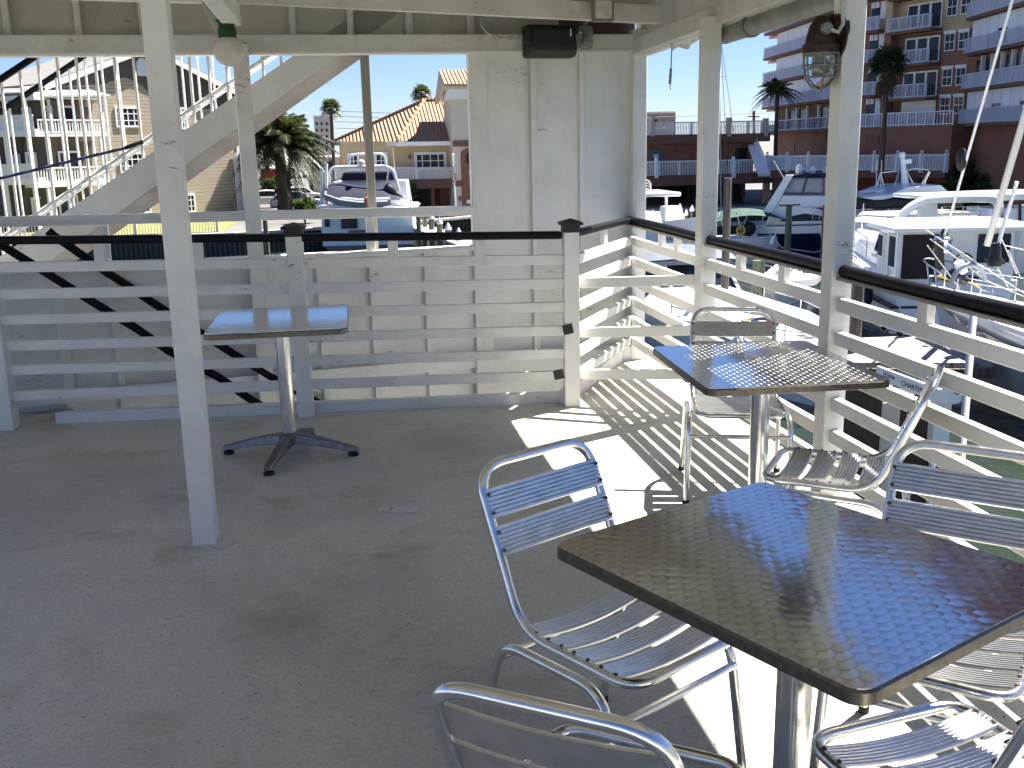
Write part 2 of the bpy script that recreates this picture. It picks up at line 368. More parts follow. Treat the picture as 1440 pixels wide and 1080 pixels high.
    M['dark'] = simple('dark_interior', (.018, .017, .016), .9, var=.3)
    M['door'] = simple('brown_door', (.20, .085, .05), .6, var=.15)
    M['bluedoor'] = simple('blue_grey_door', (.10, .13, .16), .6, var=.1)
    M['gel'] = simple('white_gelcoat', (.78, .79, .80), .22, var=.04, scale=1.5, coat=.4)
    M['gelb'] = simple('blue_white_gelcoat', (.74, .78, .85), .25, var=.05, scale=1.5, coat=.3)
    M['grey'] = simple('grey_hull_paint', (.42, .43, .44), .3, var=.08, scale=1.2, coat=.2)
    M['navy'] = simple('navy_gelcoat', (.010, .014, .045), .18, var=.2, scale=1, coat=.5)
    M['canvas'] = simple('navy_canvas', (.006, .007, .03), .85, var=.35, scale=3, bmp=.6, bs=7)
    M['canvasg'] = simple('slate_canvas', (.085, .105, .135), .7, var=.25, scale=2.5, bmp=.5, bs=5)
    M['green'] = simple('green_canvas', (.012, .055, .04), .8, var=.25, scale=3, bmp=.3, bs=7)
    M['pvc'] = simple('grey_inflatable', (.24, .27, .31), .5, var=.1, scale=4)
    M['chrome'] = simple('stainless', (.72, .72, .73), .16, 1.0, var=.06, scale=10)
    M['rope'] = simple('white_rope', (.62, .60, .54), .9, var=.15, scale=40)
    M['ropeb'] = simple('blue_rope', (.02, .03, .10), .8, var=.3, scale=40)
    M['ropey'] = simple('yellow_line', (.50, .36, .06), .85, var=.2, scale=40)
    M['red'] = simple('red_cloth', (.42, .05, .04), .8, var=.3, scale=8)
    M['orange'] = simple('coral_buoy', (.60, .17, .10), .5, var=.1)
    M['wire'] = simple('power_wire', (.05, .05, .05), .6)
    m, nt, b = _nt('dock_planks'); v = coords(nt)
    br = N(nt, 'ShaderNodeTexBrick', offset=.5); br.inputs['Scale'].default_value = 1; br.inputs['Brick Width'].default_value = 3.0; br.inputs['Row Height'].default_value = .15; br.inputs['Mortar Size'].default_value = .012
    br.inputs['Color1'].default_value = (.42, .39, .35, 1); br.inputs['Color2'].default_value = (.32, .29, .26, 1); br.inputs['Mortar'].default_value = (.06, .05, .045, 1); nt.links.new(v, br.inputs['Vector'])
    nt.links.new(mix(nt, .35, br.outputs['Color'], ramp(nt, noi(nt, coords(nt, (2, 16, 1)), 2, 5), [(.3, (.22, .20, .18)), (.7, (.50, .47, .43))])), b.inputs['Base Color']); b.inputs['Roughness'].default_value = .85; M['planks'] = m
    def wood(name, a, c):
        m, nt, b = _nt(name); v = coords(nt, (9, 9, .8)); f = noi(nt, v, 1.5, 6, .65)
        nt.links.new(ramp(nt, f, [(.3, a), (.7, c)]), b.inputs['Base Color']); b.inputs['Roughness'].default_value = .85; bump(nt, b, f, .6, .02); return m
    M['pile'] = wood('weathered_piling', (.05, .04, .033), (.19, .155, .125))
    M['pileg'] = wood('green_treated_piling', (.035, .05, .03), (.16, .19, .125))
    M['tanpost'] = wood('tan_post', (.27, .245, .21), (.40, .37, .33))
    M['bark'] = wood('palm_bark', (.035, .025, .018), (.15, .11, .075))
    def leaf(name, a, c, r=.45):
        m, nt, b = _nt(name); v = coords(nt)
        nt.links.new(ramp(nt, noi(nt, v, 2.3, 4), [(.3, a), (.7, c)]), b.inputs['Base Color']); b.inputs['Roughness'].default_value = r
        t = N(nt, 'ShaderNodeBsdfTranslucent'); t.inputs['Color'].default_value = (c[0] * 1.6, c[1] * 1.7, c[2] * .9, 1)
        ms = N(nt, 'ShaderNodeMixShader'); ms.inputs[0].default_value = .22; out = nt.nodes['Material Output']
        nt.links.new(b.outputs[0], ms.inputs[1]); nt.links.new(t.outputs[0], ms.inputs[2]); nt.links.new(ms.outputs[0], out.inputs['Surface']); return m
    M['palm'] = leaf('palm_leaf', (.018, .03, .011), (.062, .08, .03))
    M['palmdry'] = leaf('dry_palm_leaf', (.07, .05, .025), (.16, .115, .06), .7)
    M['bush'] = leaf('shrub_leaf', (.018, .035, .012), (.05, .085, .025))
    M['carw'] = simple('white_car_paint', (.72, .73, .74), .2, var=.03, coat=.5)
    M['cars'] = simple('silver_car_paint', (.30, .31, .36), .25, .4, var=.05, coat=.5)
    M['carb'] = simple('dark_car_paint', (.05, .04, .07), .2, .2, var=.1, coat=.5)
    M['rust'] = simple('rusty_brown_metal', (.055, .032, .024), .6, .5, var=.5, scale=25, bmp=.4, bs=60)
    M['roll'] = simple('grey_vinyl_roll', (.21, .21, .19), .45, var=.28, scale=9, bmp=.25, bs=14)
    M['plastic'] = simple('torn_clear_vinyl', (.75, .77, .78), .3, var=.15, scale=20)
    M['conduit'] = simple('pale_conduit', (.55, .55, .50), .45, .3, var=.2, scale=20)
    M['galv'] = simple('galvanised_grey', (.22, .22, .20), .45, .6, var=.25, scale=25)
    m, nt, b = _nt('lamp_glass'); b.inputs['Transmission Weight'].default_value = .85; b.inputs['Roughness'].default_value = .06; b.inputs['Base Color'].default_value = (.9, .92, .9, 1); M['lampglass'] = m
    M['globe'] = simple('opal_globe', (.60, .58, .53), .3, var=.08, scale=12)
    M['greenm'] = simple('green_metal', (.015, .05, .025), .6, .2, var=.4, scale=30)
    M['pinkrust'] = paint('stair_soffit_paint', (.66, .60, .57), amt=.75, grime=(.36, .22, .18))
    M['pierw'] = simple('pier_white', (.62, .62, .60), .6, var=.06)
    M['signtext'] = simple('sign_lettering', (.03, .03, .07), .6)
    M['flagr'] = simple('flag_red', (.38, .03, .04), .8); M['flagw'] = simple('flag_white', (.65, .65, .65), .8); M['flagb'] = simple('flag_blue', (.02, .03, .14), .8)
mats()
# ------------------------------------------------------------------ the upper deck: floor, rails, walls, roof
C = G(893, 503); XR = 2.05
P4 = G(804, 570); P5 = G(431, 585); PL = G(12, 603)
DP = ray(5300, 180); DP.z = 0; DP.normalize()
C2 = C + DP
par = lambda x, y, off=0.0: PV(x, y, C, C2, off)
UF = (P4 - PL); UF.z = 0; UF.normalize(); NF = Vector((-UF.y, UF.x, 0))   # front rail direction, away from camera
fr = lambda x, y: PV(x, y, PL, P4)
# floor sheet (with stairwell left open between kerb and parapet)
mb = MB(); kL = G(80, 596) ; kR = G(783, 566)
def floorpoly(pts, z=0.0, t=.16): mb.extr([(p[0], p[1], z - t) for p in pts], (0, 0, t))
a = PL - UF * 9; yk = .1
floorpoly([(-9, -4), (2.25, -4), (2.2, P4.y + .05), (P4.x, P4.y + .1), (PL.x - 9 * UF.x, PL.y - 9 * UF.y + .1)])
floorpoly([(P4.x, P4.y + .1), (2.2, P4.y + .05), (2.24, C.y + .1), (C.x - .05, C.y + .08)], z=0.0)
struct(mb.build('deck_floor', M['deck'], None, smooth=0))
mb = MB(); lp = G(80, 596); lq = par(0, 575)
mb.extr([(-9, PL.y + .75, -.16), (kL.x, kL.y + .02, -.16), (kL.x, C.y - (C.x - kL.x) * DP.y / DP.x, -.16), (-9, C.y - (C.x + 9) * DP.y / DP.x, -.16)], (0, 0, .155))
struct(mb.build('stair_landing', M['deck'], None, smooth=0))
mb = MB(); mb.box(-9, 2.23, -4, 8.2, -2.9, -1.75); struct(mb.build('lower_deck', M['white2'], None, smooth=0))
# worn ring of paint at the post foot and a puddle on the floor
P1 = G(290, 762)
mb = MB(); n = 18; random.seed(3)
mb.extr([(P1.x + .02 + (.10 + .03 * random.random()) * math.cos(2 * PI * i / n), P1.y + (.07 + .025 * random.random()) * math.sin(2 * PI * i / n), .001) for i in range(n)], (0, 0, .004))
struct(mb.build('floor_patch', M['deck'], None, smooth=0))
mb = MB()
for (cx, cy, rx, ry) in ((570, 717, .068, .045), (540, 718, .03, .028)):
    g = G(cx, cy); mb.extr([(g.x + rx * math.cos(2 * PI * i / n) * (1 + .25 * math.sin(i * 2.1)), g.y + ry * math.sin(2 * PI * i / n) * (1 + .2 * math.cos(i * 1.7)), .0005) for i in range(n)], (0, 0, .003))
struct(mb.build('puddle', M['puddle'], None, smooth=0))
# ---- front railing
ft = thing('front_railing', 'white horizontal-board railing with a black top rail and capped posts across the deck front', 'railing', tuple(P5))
def rail_post(name, p, z1, w=.092, par_=None, capped=True):
    mb = MB(); mb.obox(p, UF, w / 2, w / 2, 0, z1); o = mb.build('post', M['white'], par_, bevel=.005)
    if capped:
        mb = MB(); mb.obox(p, UF, w / 2 + .004, w / 2 + .004, z1 - .005, z1 + .038); mb.obox(p, UF, w / 2 + .02, w / 2 + .02, z1 + .038, z1 + .052)
        q = [Vector((p.x, p.y, 0)) + UF * a + NF * b for a, b in ((-.066, -.066), (.066, -.066), (.066, .066), (-.066, .066))]
        mb.add([(v.x, v.y, z1 + .052) for v in q] + [(p.x, p.y, z1 + .075)], [(0, 1, 4), (1, 2, 4), (2, 3, 4), (3, 0, 4)])
        mb.build('post_cap', M['blackm'], o, smooth=0)
    return o
zc4 = fr(799, 325).z; zc5 = fr(415, 331).z
rail_post('p', P4, zc4, par_=ft); rail_post('p', P5, zc5, par_=ft); rail_post('p', PL, fr(-2, 330).z, .105, par_=ft)
BL = [((3, 368.7), (790, 357.8)), ((5, 406.7), (790, 391.2)), ((8, 442.5), (792, 424.2)), ((13, 479.2), (792, 457.5)), ((17, 513.3), (793, 490)), ((23, 549.2), (793, 520.8))]
BH = .058
for l, r in BL:
    a, b = fr(*l), fr(*r); d = (b - a).normalized()
    mb = MB(); mb.beam(a - d * 5 + NF * .0, b + d * .02, .034, BH, top=True); mb.build('board', M['white'], ft, bevel=.004)
a, b = fr(0, 338), fr(790, 330.5); d = (b - a).normalized()
mb = MB(); mb.beam(a - d * 5, b, .06, .045); mb.build('handrail', M['black'], ft, bevel=.012, seg=3)
a, b = fr(0, 344), fr(790, 336)
for xs, y0, y1 in ((139, 343, 367), (277, 341, 364), (552, 338, 362), (674, 337, 360)):
    p = fr(xs, y0); q = fr(xs, y1); mb = MB(); mb.obox(p, UF, .03, .017, q.z - .01, p.z + .02); mb.build('baluster', M['white'], ft, bevel=.003)
# three boards closing the gap to the right-hand rail, and tape patches
gt = thing('gate_boards', 'three long white boards closing the gap between capped post and right-hand rail post', 'gate', tuple(P4))
P3c = ATX(992, 460, XR); gd = (Vector((P3c.x, P3c.y)) - Vector((P4.x, P4.y))).normalized()
gw = lambda x, y: PV(x, y, (P4.x, P4.y), (P3c.x, P3c.y), -.05)
for y0, y1 in ((391, 386.5), (461, 457), (519.5, 519)):
    a, b = gw(812, y0), gw(968, y1); d = (b - a).normalized(); mb = MB(); mb.beam(a - d * .02, b + d * .12, .03, .06, top=True); mb.build('board', M['white'], gt, bevel=.004)
tp = thing('black_tape', 'square of black tape stuck on the capped post at the second board from below', 'tape', tuple(fr(797, 460)))
def tape(root, x, y, rot):
    p = PV(x, y, PL, P4, 0.0) - NF * (.052 if root is tp else .024); mb = MB(); q = []
    for aa in (45, 135, 225, 315):
        r = math.radians(aa + rot); q.append(p + UF * (.042 * math.cos(r)) + Vector((0, 0, .042 * math.sin(r))))
    mb.extr(q, NF * .004); mb.build('patch', M['blackm'], root, smooth=0)
tape(tp, 797, 461, 12)
tp2 = thing('black_tape', 'square of black tape on the lowest front board beside the capped post', 'tape', tuple(fr(786, 525))); tape(tp2, 785, 525.5, 10)
# ---- oblique corner rail and right rail
ZB = [.905, .763, .62, .478, .336, .194]
ct = thing('corner_railing', 'short slanting white board railing from capped post to the corner beside the panel wall', 'railing', tuple(P4))
cc = Vector((XR + .02, C.y - .03, 0)); cd = (cc - P4).normalized(); cn = Vector((cd.y, -cd.x, 0))
for i, (z, (l, r)) in enumerate(zip(ZB, BL)):
    zz = fr(*r).z; mb = MB(); mb.beam(P4 + cd * .04 + cn * .03 + Vector((0, 0, zz)), cc + cn * .03 + Vector((0, 0, z)), .034, BH, top=True); mb.build('board', M['white'], ct, bevel=.004)
mb = MB(); mb.beam(P4 + cd * .03 + Vector((0, 0, fr(790, 330).z)), cc + Vector((0, 0, 1.015)), .07, .04); mb.build('handrail', M['black'], ct, bevel=.012, seg=3)
p = P4.lerp(cc, .5); mb = MB(); mb.obox(p, cd, .03, .017, .85, 1.01); mb.build('baluster', M['white'], ct, bevel=.003)
mb = MB(); mb.obox(P4.lerp(cc, .5) - cn * .06, cd, .68, .03, .0, .085); mb.build('kerb', M['white'], ct)
rt = thing('side_railing', 'long white board railing with a round black handrail along the right edge of the deck', 'railing', (XR, 4, 0))
for i, z in enumerate(ZB):
    mb = MB(); mb.beam((XR, C.y - .02, z), (XR, -3.5, z - .006), .036, BH, up=(0, 0, 1), top=True); mb.build('board', M['white'], rt, bevel=.004)
mb = MB(); n = 24
pth = [(XR + .01, C.y - .02 - (C.y + 3.5) * i / n, 1.012 + .004 * math.sin(i * 1.3)) for i in range(n + 1)]
mb.tube(pth, .027, 14); mb.build('handrail', M['black'], rt)
mb = MB(); mb.beam((XR, C.y - .02, .984), (XR, -3.5, .984), .05, .012); mb.build('rail_lip', M['tanpost'], rt)
for px, py in ((931, 330), (953, 335), (1042, 360), (1103, 375), (1303, 430)):
    q = ATX(px, py, XR); mb = MB(); mb.box(XR - .017, XR + .017, q.y - .032, q.y + .032, .86, .98); mb.build('baluster', M['white'], rt, bevel=.003)
for yy in (1.4, .2):
    mb = MB(); mb.box(XR - .017, XR + .017, yy - .032, yy + .032, .86, .98); mb.build('baluster', M['white'], rt, bevel=.003)
# ---- posts that carry the roof
def post(px0, py0, X, label, w=.095, z1=2.2, bev=.006):
    q = ATX(px0, py0, X); r = thing('support_post', label, 'post', (X, q.y, 0), 'white square posts holding up the roof')
    mb = MB(); mb.box(X - w / 2, X + w / 2, q.y - w / 2, q.y + w / 2, 0, z1); mb.build('shaft', M['white'], r, bevel=bev)
    return r, q.y
pr3, Y3 = post(991, 400, XR + .0, 'white square roof post on the right rail between corner post and lamp post')
pr2, Y2 = post(1165, 600, XR + .0, 'thick white square post on the right rail carrying the caged rusty lamp', z1=2.24)
prc, Yc = post(895, 440, C.x, 'white corner post at the right end of the tall panel wall', w=.10, z1=2.3)
r1 = thing('support_post', 'lone white square post standing free on the deck, its foot ringed by worn paint', 'post', tuple(P1), 'white square posts holding up the roof')
mb = MB(); mb.box(P1.x - .047, P1.x + .047, P1.y - .047, P1.y + .047, .0, 2.3); mb.build('shaft', M['white'], r1, bevel=.006)
# ---- parapet behind the stairwell, tall panel wall, front beam
pt = thing('parapet_wall', 'low solid white ribbed wall with a flat cap behind the front railing', 'wall', tuple(par(450, 540)))
W0 = par(-700, 400, .0); WP = Wall((W0.x, W0.y), (C.x, C.y))
A = lambda x, y: WP.sz(x, y)
sR = A(668, 400)[0]; sC = WP.len
zcap = A(428, 357.5)[1]
mb = MB(); WP.box(mb, 0, sR, -1.8, zcap - .03, -.06, -.02); mb.build('panel', M['white2'], pt, smooth=0)
mb = MB(); WP.box(mb, 0, sR - .002, zcap - .03, zcap, -.09, .03); mb.build('cap', M['white'], pt, bevel=.004)
for x, y, w in ((85, 440, .06), (160, 430, .045), (253, 430, .05), (452, 430, .045), (527, 430, .055), (603, 430, .05)):
    s = A(x, y)[0]; mb = MB(); WP.box(mb, s - w / 2, s + w / 2, -1.7, zcap - .031, -.018, .012); mb.build('rib', M['white2'], pt, bevel=.004)
z5 = A(500, 520)[1]
mb = MB(); WP.box(mb, 0, sC - .1, z5 - .05, z5 + .03, .013, .045); mb.build('ledge', M['white2'], pt, bevel=.004)
a = par(0, 312); b = par(664, 296); d = (b - a).normalized()
mb = MB(); mb.beam(a - d * 3, b, .045, .062); mb.build('top_rail', M['white'], pt, bevel=.004)
s = A(148, 340)[0]; mb = MB(); WP.box(mb, s - .025, s + .025, zcap, A(148, 318)[1], -.04, .0); mb.build('stub_post', M['white'], pt, bevel=.004)
s = A(523, 330)[0]; mb = MB(); WP.box(mb, s - .033, s + .02, zcap, A(523, 306)[1], -.04, .0); mb.build('stub_post', M['white'], pt, bevel=.004)
# posts of the parapet
def ppost(px, py, lab, mat, w, z0, z1, dd):
    s = A(px, py)[0]; p = WP.at(s, 0, dd); r = thing('support_post', lab, 'post', (p.x, p.y, z0), 'white square posts holding up the roof')
    mb = MB(); WP.box(mb, s - w / 2, s + w / 2, z0, z1, dd - w / 2, dd + w / 2); mb.build('shaft', mat, r, bevel=.005); return s
ppost(347, 205, 'white square post below the globe lamp, standing on the low ribbed wall', M['white'], .095, -1.0, 2.18, .05)
ppost(524, 210, 'thin tan square post on the low wall in front of the moored boat', M['tanpost'], .052, zcap - .3, 2.18, -.13)
# tall panel wall
pw = thing('panel_wall', 'tall white panel wall with vertical battens at the front right corner of the deck', 'wall', tuple(par(780, 500)))
mb = MB(); WP.box(mb, sR, sC - .03, -.8, 2.2, -.055, -.015); mb.build('panel', M['white2'], pw, smooth=0)
for x0, x1 in ((658, 683), (743, 752), (811, 818)):
    s0 = A(x0 + 3, 200)[0]; s1 = A(x1 + 3, 200)[0]; mb = MB(); WP.box(mb, s0, s1, -.7, 2.19, -.012, .02); mb.build('batten', M['white2'], pw, bevel=.004)
s0 = A(752, 180)[0]; s1 = A(770, 180)[0]
mb = MB(); WP.box(mb, s0, s1, A(760, 248)[1], A(760, 183)[1], -.0125, -.006); mb.build('patch', M['white2'], pw, bevel=.002)
mb = MB(); WP.box(mb, sR - .02, sC, -.85, .1, .0, .06); mb.build('skirting', M['white2'], pw)
# kerb of the stairwell
kt = thing('stairwell_kerb', 'low grey white kerb along the floor under the front railing', 'kerb', tuple(G(430, 580)))
a, b = G(78, 596), G(788, 566.5); d = (b - a).normalized(); mb = MB(); mb.beam(a + Vector((0, 0, .03)) + NF * .03, b + Vector((0, 0, .03)) + NF * .03, .05, .07); mb.build('kerb', M['white2'], kt, bevel=.004)
# stairwell handrails and treads
def srail(lab, pts, off, ref):
    P = [(par(x, y, 0) if ref else PV(x, y, (PL.x + NF.x * off, PL.y + NF.y * off), (P4.x + NF.x * off, P4.y + NF.y * off))) for x, y in pts]
    if ref: P = [p - Vector((WP.n.x, WP.n.y, 0)) * -.09 for p in P]
    r = thing('stair_handrail', lab, 'handrail', tuple(P[0]), 'black handrails of the stairwell'); mb = MB(); mb.tube(P, .026, 10); mb.build('pipe', M['black'], r); return P
srail('black sloping handrail just behind the front boards, nearer of the two in the stairwell', [(-40, 318), (22, 357), (80, 393), (136, 428), (192, 462), (238.5, 494), (306.7, 530), (350, 560), (420, 603)], .16, False)
pp = srail('black sloping handrail fixed along the low ribbed wall, its round end above the top rail', [(70, 323), (78, 330), (96, 342), (153, 390 - 8), (169, 391.7), (220, 426), (332, 497), (386, 530), (447, 563), (520, 607)], 0, True)
stt = thing('stairwell_steps', 'white steps going down to the right behind the front railing', 'steps', (0, 6.4, -.8))
for k in range(7):
    x = -1.55 + .27 * k; mb = MB(); mb.box(x, x + .28, 6.24, 6.5, -.2 * (k + 1) - .04, -.2 * (k + 1)); mb.build('tread', M['white2'], stt, bevel=.004)
# ---- roof canopy
rf = thing('canopy_roof', 'white painted flat wooden roof with beams over the deck', 'roof', (-2, 3, 2.4))
a = par(0, 65.5); b = par(893, 61.5); d = (b - a).normalized()
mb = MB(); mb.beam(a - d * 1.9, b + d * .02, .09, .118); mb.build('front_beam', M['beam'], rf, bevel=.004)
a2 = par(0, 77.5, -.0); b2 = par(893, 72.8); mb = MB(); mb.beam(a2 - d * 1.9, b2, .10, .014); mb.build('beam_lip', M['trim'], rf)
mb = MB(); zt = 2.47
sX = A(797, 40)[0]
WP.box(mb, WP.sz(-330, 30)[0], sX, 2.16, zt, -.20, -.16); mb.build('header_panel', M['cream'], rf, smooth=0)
for x in (5, 107, 199, 414, 497, 581, 669):
    s = A(x, 30)[0] * 1.0; w = .035
    mb = MB(); WP.box(mb, s - w / 2, s + w / 2, 2.2, zt, -.158, -.10); mb.build('header_rib', M['beam'], rf, bevel=.003)
mb = MB(); WP.box(mb, sX, sC + .1, 2.22, zt, -.30, -.26); mb.build('dark_void_panel', M['brown'], rf, smooth=0)  # dark-coloured panel stands in for the shaded void beyond the header
s0 = A(828, 60)[0]; s1 = A(889, 60)[0]; mb = MB(); WP.box(mb, s0, s1, A(850, 71)[1], A(850, 50)[1], -.10, -.02); mb.build('dark_board', M['brown'], rf, bevel=.004)
# right edge beam
zr = ATX(990, 36, C.x).z
mb = MB(); mb.beam((C.x - .005, C.y + .08, zr + .0), (C.x - .005, .2, zr + .09), .09, .10, top=False); mb.build('edge_beam', M['beam'], rf, bevel=.004)
mb = MB(); mb.beam((C.x + .035, C.y + .08, zr - .056), (C.x + .035, .2, zr + .034), .05, .012); mb.build('edge_lip', M['trim'], rf)
# cross beam and lengthwise beam
q1 = ATX(926, 34, C.x - .05); q0 = AT(336, 5, q1.y - .36)
for (pa, pb, nm) in ((q0, q1, 'cross_beam'),):
    d = (pb - pa).normalized(); up = Vector((0, 0, .055)); mb = MB(); mb.beam(pa - d * .05 + up, pb + up, .05, .11); mb.build(nm, M['beam'], rf, bevel=.004)
mb = MB(); mb.beam((q0.x - 3, q0.y - .6, q0.z + .045), (q0.x - .2, q0.y, q0.z + .045), .05, .09); mb.build('cross_beam', M['white'], rf, bevel=.004)
yb = AT(314, 36, 6.38); mb = MB(); mb.beam((yb.x + .05, 6.4, yb.z + .06), (yb.x + .05, .2, yb.z + .09), .10, .12); mb.build('long_beam', M['white'], rf, bevel=.005)
mb = MB(); mb.beam((-3.2, 6.2, yb.z + .06), (-3.2, .2, yb.z + .09), .10, .12); mb.build('long_beam', M['white'], rf, bevel=.005)
for yy in (5.2, 4.3, 3.4, 2.5, 1.6, .7):
    mb = MB(); mb.beam((-3.6, yy, zt - .05), (C.x - .06, yy, zt - .05), .045, .09); mb.build('joist', M['white2'], rf, bevel=.003)
mb = MB(); mb.box(-3.6, C.x + .08, .2, 6.15, zt, zt + .04); mb.extr([(-3.6, 6.152, zt), (C.x + .08, 6.152, zt), (C.x + .1, C.y + .2, zt), (-3.6, C.y - (C.x + 3.6) * DP.y / DP.x + .2, zt)], (0, 0, .04)); mb.build('ceiling', M['cream'], rf, smooth=0)  # unseen rear and left edges cut short to let bounce light in
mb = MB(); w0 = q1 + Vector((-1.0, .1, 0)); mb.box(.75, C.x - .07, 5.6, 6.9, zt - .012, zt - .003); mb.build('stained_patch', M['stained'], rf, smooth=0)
mb = MB(); mb.box(C.x + .05, C.x + .085, .2, C.y + .2, zr + .07, zt + .035); mb.build('fascia', M['white'], rf)
# rolled clear curtain hung outside the right posts
rl = thing('curtain_roll', 'grey rolled-up vinyl curtain strapped under the right roof edge', 'curtain', (XR + .1, 5, 2.1))
a = ATX(1018, 50, XR + .11); b = ATX(1172, -3, XR + .11)
mb = MB(); mb.tube([a, a + Vector((0, -.01, 0)), a.lerp(b, .3), a.lerp(b, .7), b + Vector((0, -.12, .0))], [.04, .047, .05, .048, .047], 16); mb.build('roll', M['roll'], rl)
for t in (.3,):
    c = a.lerp(b, t); mb = MB(); mb.tube([c + Vector((0, .02, 0)), c - Vector((0, .02, 0))], .057, 16); mb.box(c.x - .004, c.x + .004, c.y - .018, c.y + .018, c.z + .05, zr + .1); mb.build('strap', M['galv'], rl)
tv = thing('torn_vinyl', 'ragged strip of clear vinyl hanging from the roof edge with a dangling cord', 'plastic sheet', (XR + .08, 5.9, 2.1))
pts = [(940, 57), (945, 71), (952, 66.5), (960, 68), (967.5, 69.5), (970, 64), (976, 59.5), (987, 52), (988, 38)]
P = [ATX(x, y, XR + .085 + .01 * (i % 3)) for i, (x, y) in enumerate(pts)]
mb = MB(); mb.extr(P, (.006, 0, 0)); mb.build('sheet', M['plastic'], tv, smooth=0)
mb = MB(); mb.tube([ATX(945, 52, XR + .07), ATX(944.6, 70, XR + .07), ATX(943.6, 96, XR + .07)], .004, 6); mb.tube([ATX(943.6, 96, XR + .07), ATX(942, 118, XR + .07)], .009, 6); mb.tube([ATX(942, 118, XR + .07), ATX(943, 126, XR + .07)], .003, 6); mb.build('cord', M['galv'], tv)
# ---- lamps, speaker
gl = thing('globe_lamp', 'round opal globe lamp hanging under a green collar at the end of a roof beam', 'lamp', tuple(AT(322, 72, 6.32)))
c = AT(321.5, 71.5, 6.32); mb = MB(); mb.ball(c, .087, 24, 16); mb.build('globe', M['globe'], gl)
mb = MB(); mb.lathe([(.05, .06), (.052, .12), (.046, .125), (.046, .15), (.06, .155), (.06, .17)], c, 16); mb.build('collar', M['greenm'], gl)
mb = MB(); mb.tube([c + Vector((-.06, 0, .1)), c + Vector((-.10, 0, .2)), c + Vector((-.16, .0, .33))], .004, 6); mb.build('wire', M['conduit'], gl)
sp = thing('speaker', 'black box loudspeaker with rounded lower edge mounted above the panel wall', 'speaker', tuple(par(764, 60)))
def wp(x, y, dd): q = par(x, y); return q + Vector((WP.n.x, WP.n.y, 0)) * dd
sA0, zA0 = A(732, 83); sA1, zA1 = A(797, 39); mb = MB(); prof = []
for (dz, dd0, dd1) in ((0, .05, .15), (.02, .03, .185), (.06, .02, .2), (zA1 - zA0 - .02, .02, .17), (zA1 - zA0, .03, .15)):
    prof.append([WP.at(a_, zA0 + dz, d_) for a_, d_ in ((sA0, dd0), (sA1, dd0), (sA1, dd1), (sA0, dd1))])
mb.loft(prof); mb.build('cabinet', M['blackm'], sp, bevel=.012, seg=3)
mb = MB(); WP.box(mb, sA0 + .025, sA1 - .025, zA0 + .045, zA1 - .035, .19, .197); mb.build('grille', M['rubber'], sp, smooth=0)
mb = MB(); mb.beam(WP.at(sA1 - .05, zA1 - .03, .2), WP.at(sA1 - .05, zA1 - .075, .203), .008, .008, up=(1, 0, 0)); mb.build('mark', M['trim'], sp)
cb = thing('speaker_cable', 'thin white cable drooping from the beam to the loudspeaker', 'cable', tuple(wp(672, 35, .02)))
mb = MB(); mb.tube([wp(x, y, .05) for x, y in ((673, 30), (674, 38), (679, 45), (688, 51), (700, 55), (716, 57), (733, 56))], .004, 6); mb.build('cable', M['conduit'], cb)
jl = thing('jar_lamp', 'small clear jelly-jar lamp beside the black loudspeaker', 'lamp', tuple(wp(816, 55, .08)))
c = wp(816, 54, .1); mb = MB(); mb.lathe([(.028, .035), (.045, .045), (.045, .06), (.02, .075), (.02, .09)], c, 14); mb.build('cap', M['galv'], jl)
mb = MB(); mb.lathe([(.018, -.08), (.044, -.07), (.05, -.03), (.048, .04), (.046, .046)], c, 16); mb.build('jar', M['lampglass'], jl)
mb = MB(); mb.lathe([(.012, -.04), (.02, -.02), (.016, .03)], c, 10); mb.build('bulb', M['globe'], jl)
mb = MB(); mb.tube([c + Vector((0, 0, .09)), c + Vector((.03, -.02, .12)), c + Vector((.07, -.03, .12)), c + Vector((.12, 0, .16))], .008, 8); mb.build('conduit', M['conduit'], jl)
fl = thing('flood_lamp', 'grey square flood lamp fixed on the cross beam right of the loudspeaker', 'lamp', tuple(AT(847, 14, q1.y - .2)))
Yf = q1.y - .22; c = AT(847.5, 14, Yf); r_ = (AT(862, 14, Yf).x - AT(833, 14, Yf).x) / 2
mb = MB(); mb.loft([[(c.x + a_ * r_ * k, c.y + dy, c.z + b_ * r_ * 1.05 * k) for a_, b_ in ((-1, -1), (1, -1), (1, 1), (-1, 1))] for dy, k in ((.09, .7), (.03, 1), (-.02, 1.02))]); mb.build('housing', M['galv'], fl, bevel=.004)
mb = MB(); mb.box(c.x - r_ * .8, c.x + r_ * .8, c.y - .026, c.y - .0215, c.z - r_ * .8, c.z + r_ * .8); mb.build('lens', M['conduit'], fl, bevel=.003)
# caged bulkhead lamp on the lamp post
cl = thing('caged_lamp', 'rusty marine lamp with a wire cage over clear glass on the thick right post', 'lamp', (XR - .1, Y2, 1.9))
c = ATX(1155, 74, XR - .11); c.y = Y2 + .0; c = Vector((XR - .115, Y2, AT(1155, 74, Y2).z)); k = 1.0
mb = MB(); mb.lathe([(.071, 0), (.074, .012), (.074, .03), (.064, .034), (.062, .05), (.05, .10), (.028, .135), (.0, .14)], c, 20, caps=False); mb.tube([c + Vector((.03, 0, .09)), c + Vector((.09, 0, .09))], .055, 16); mb.build('housing', M['rust'], cl)
mb = MB(); mb.tube([c + Vector((.06, 0, .06)), c + Vector((.068, 0, .06))], .085, 20); mb.build('backplate', M['rust'], cl)
mb = MB(); mb.tube([c + Vector((-.01, -.055, .085)), c + Vector((-.012, -.075, .085))], [.024, .02], 14); mb.build('plug', M['galv'], cl)
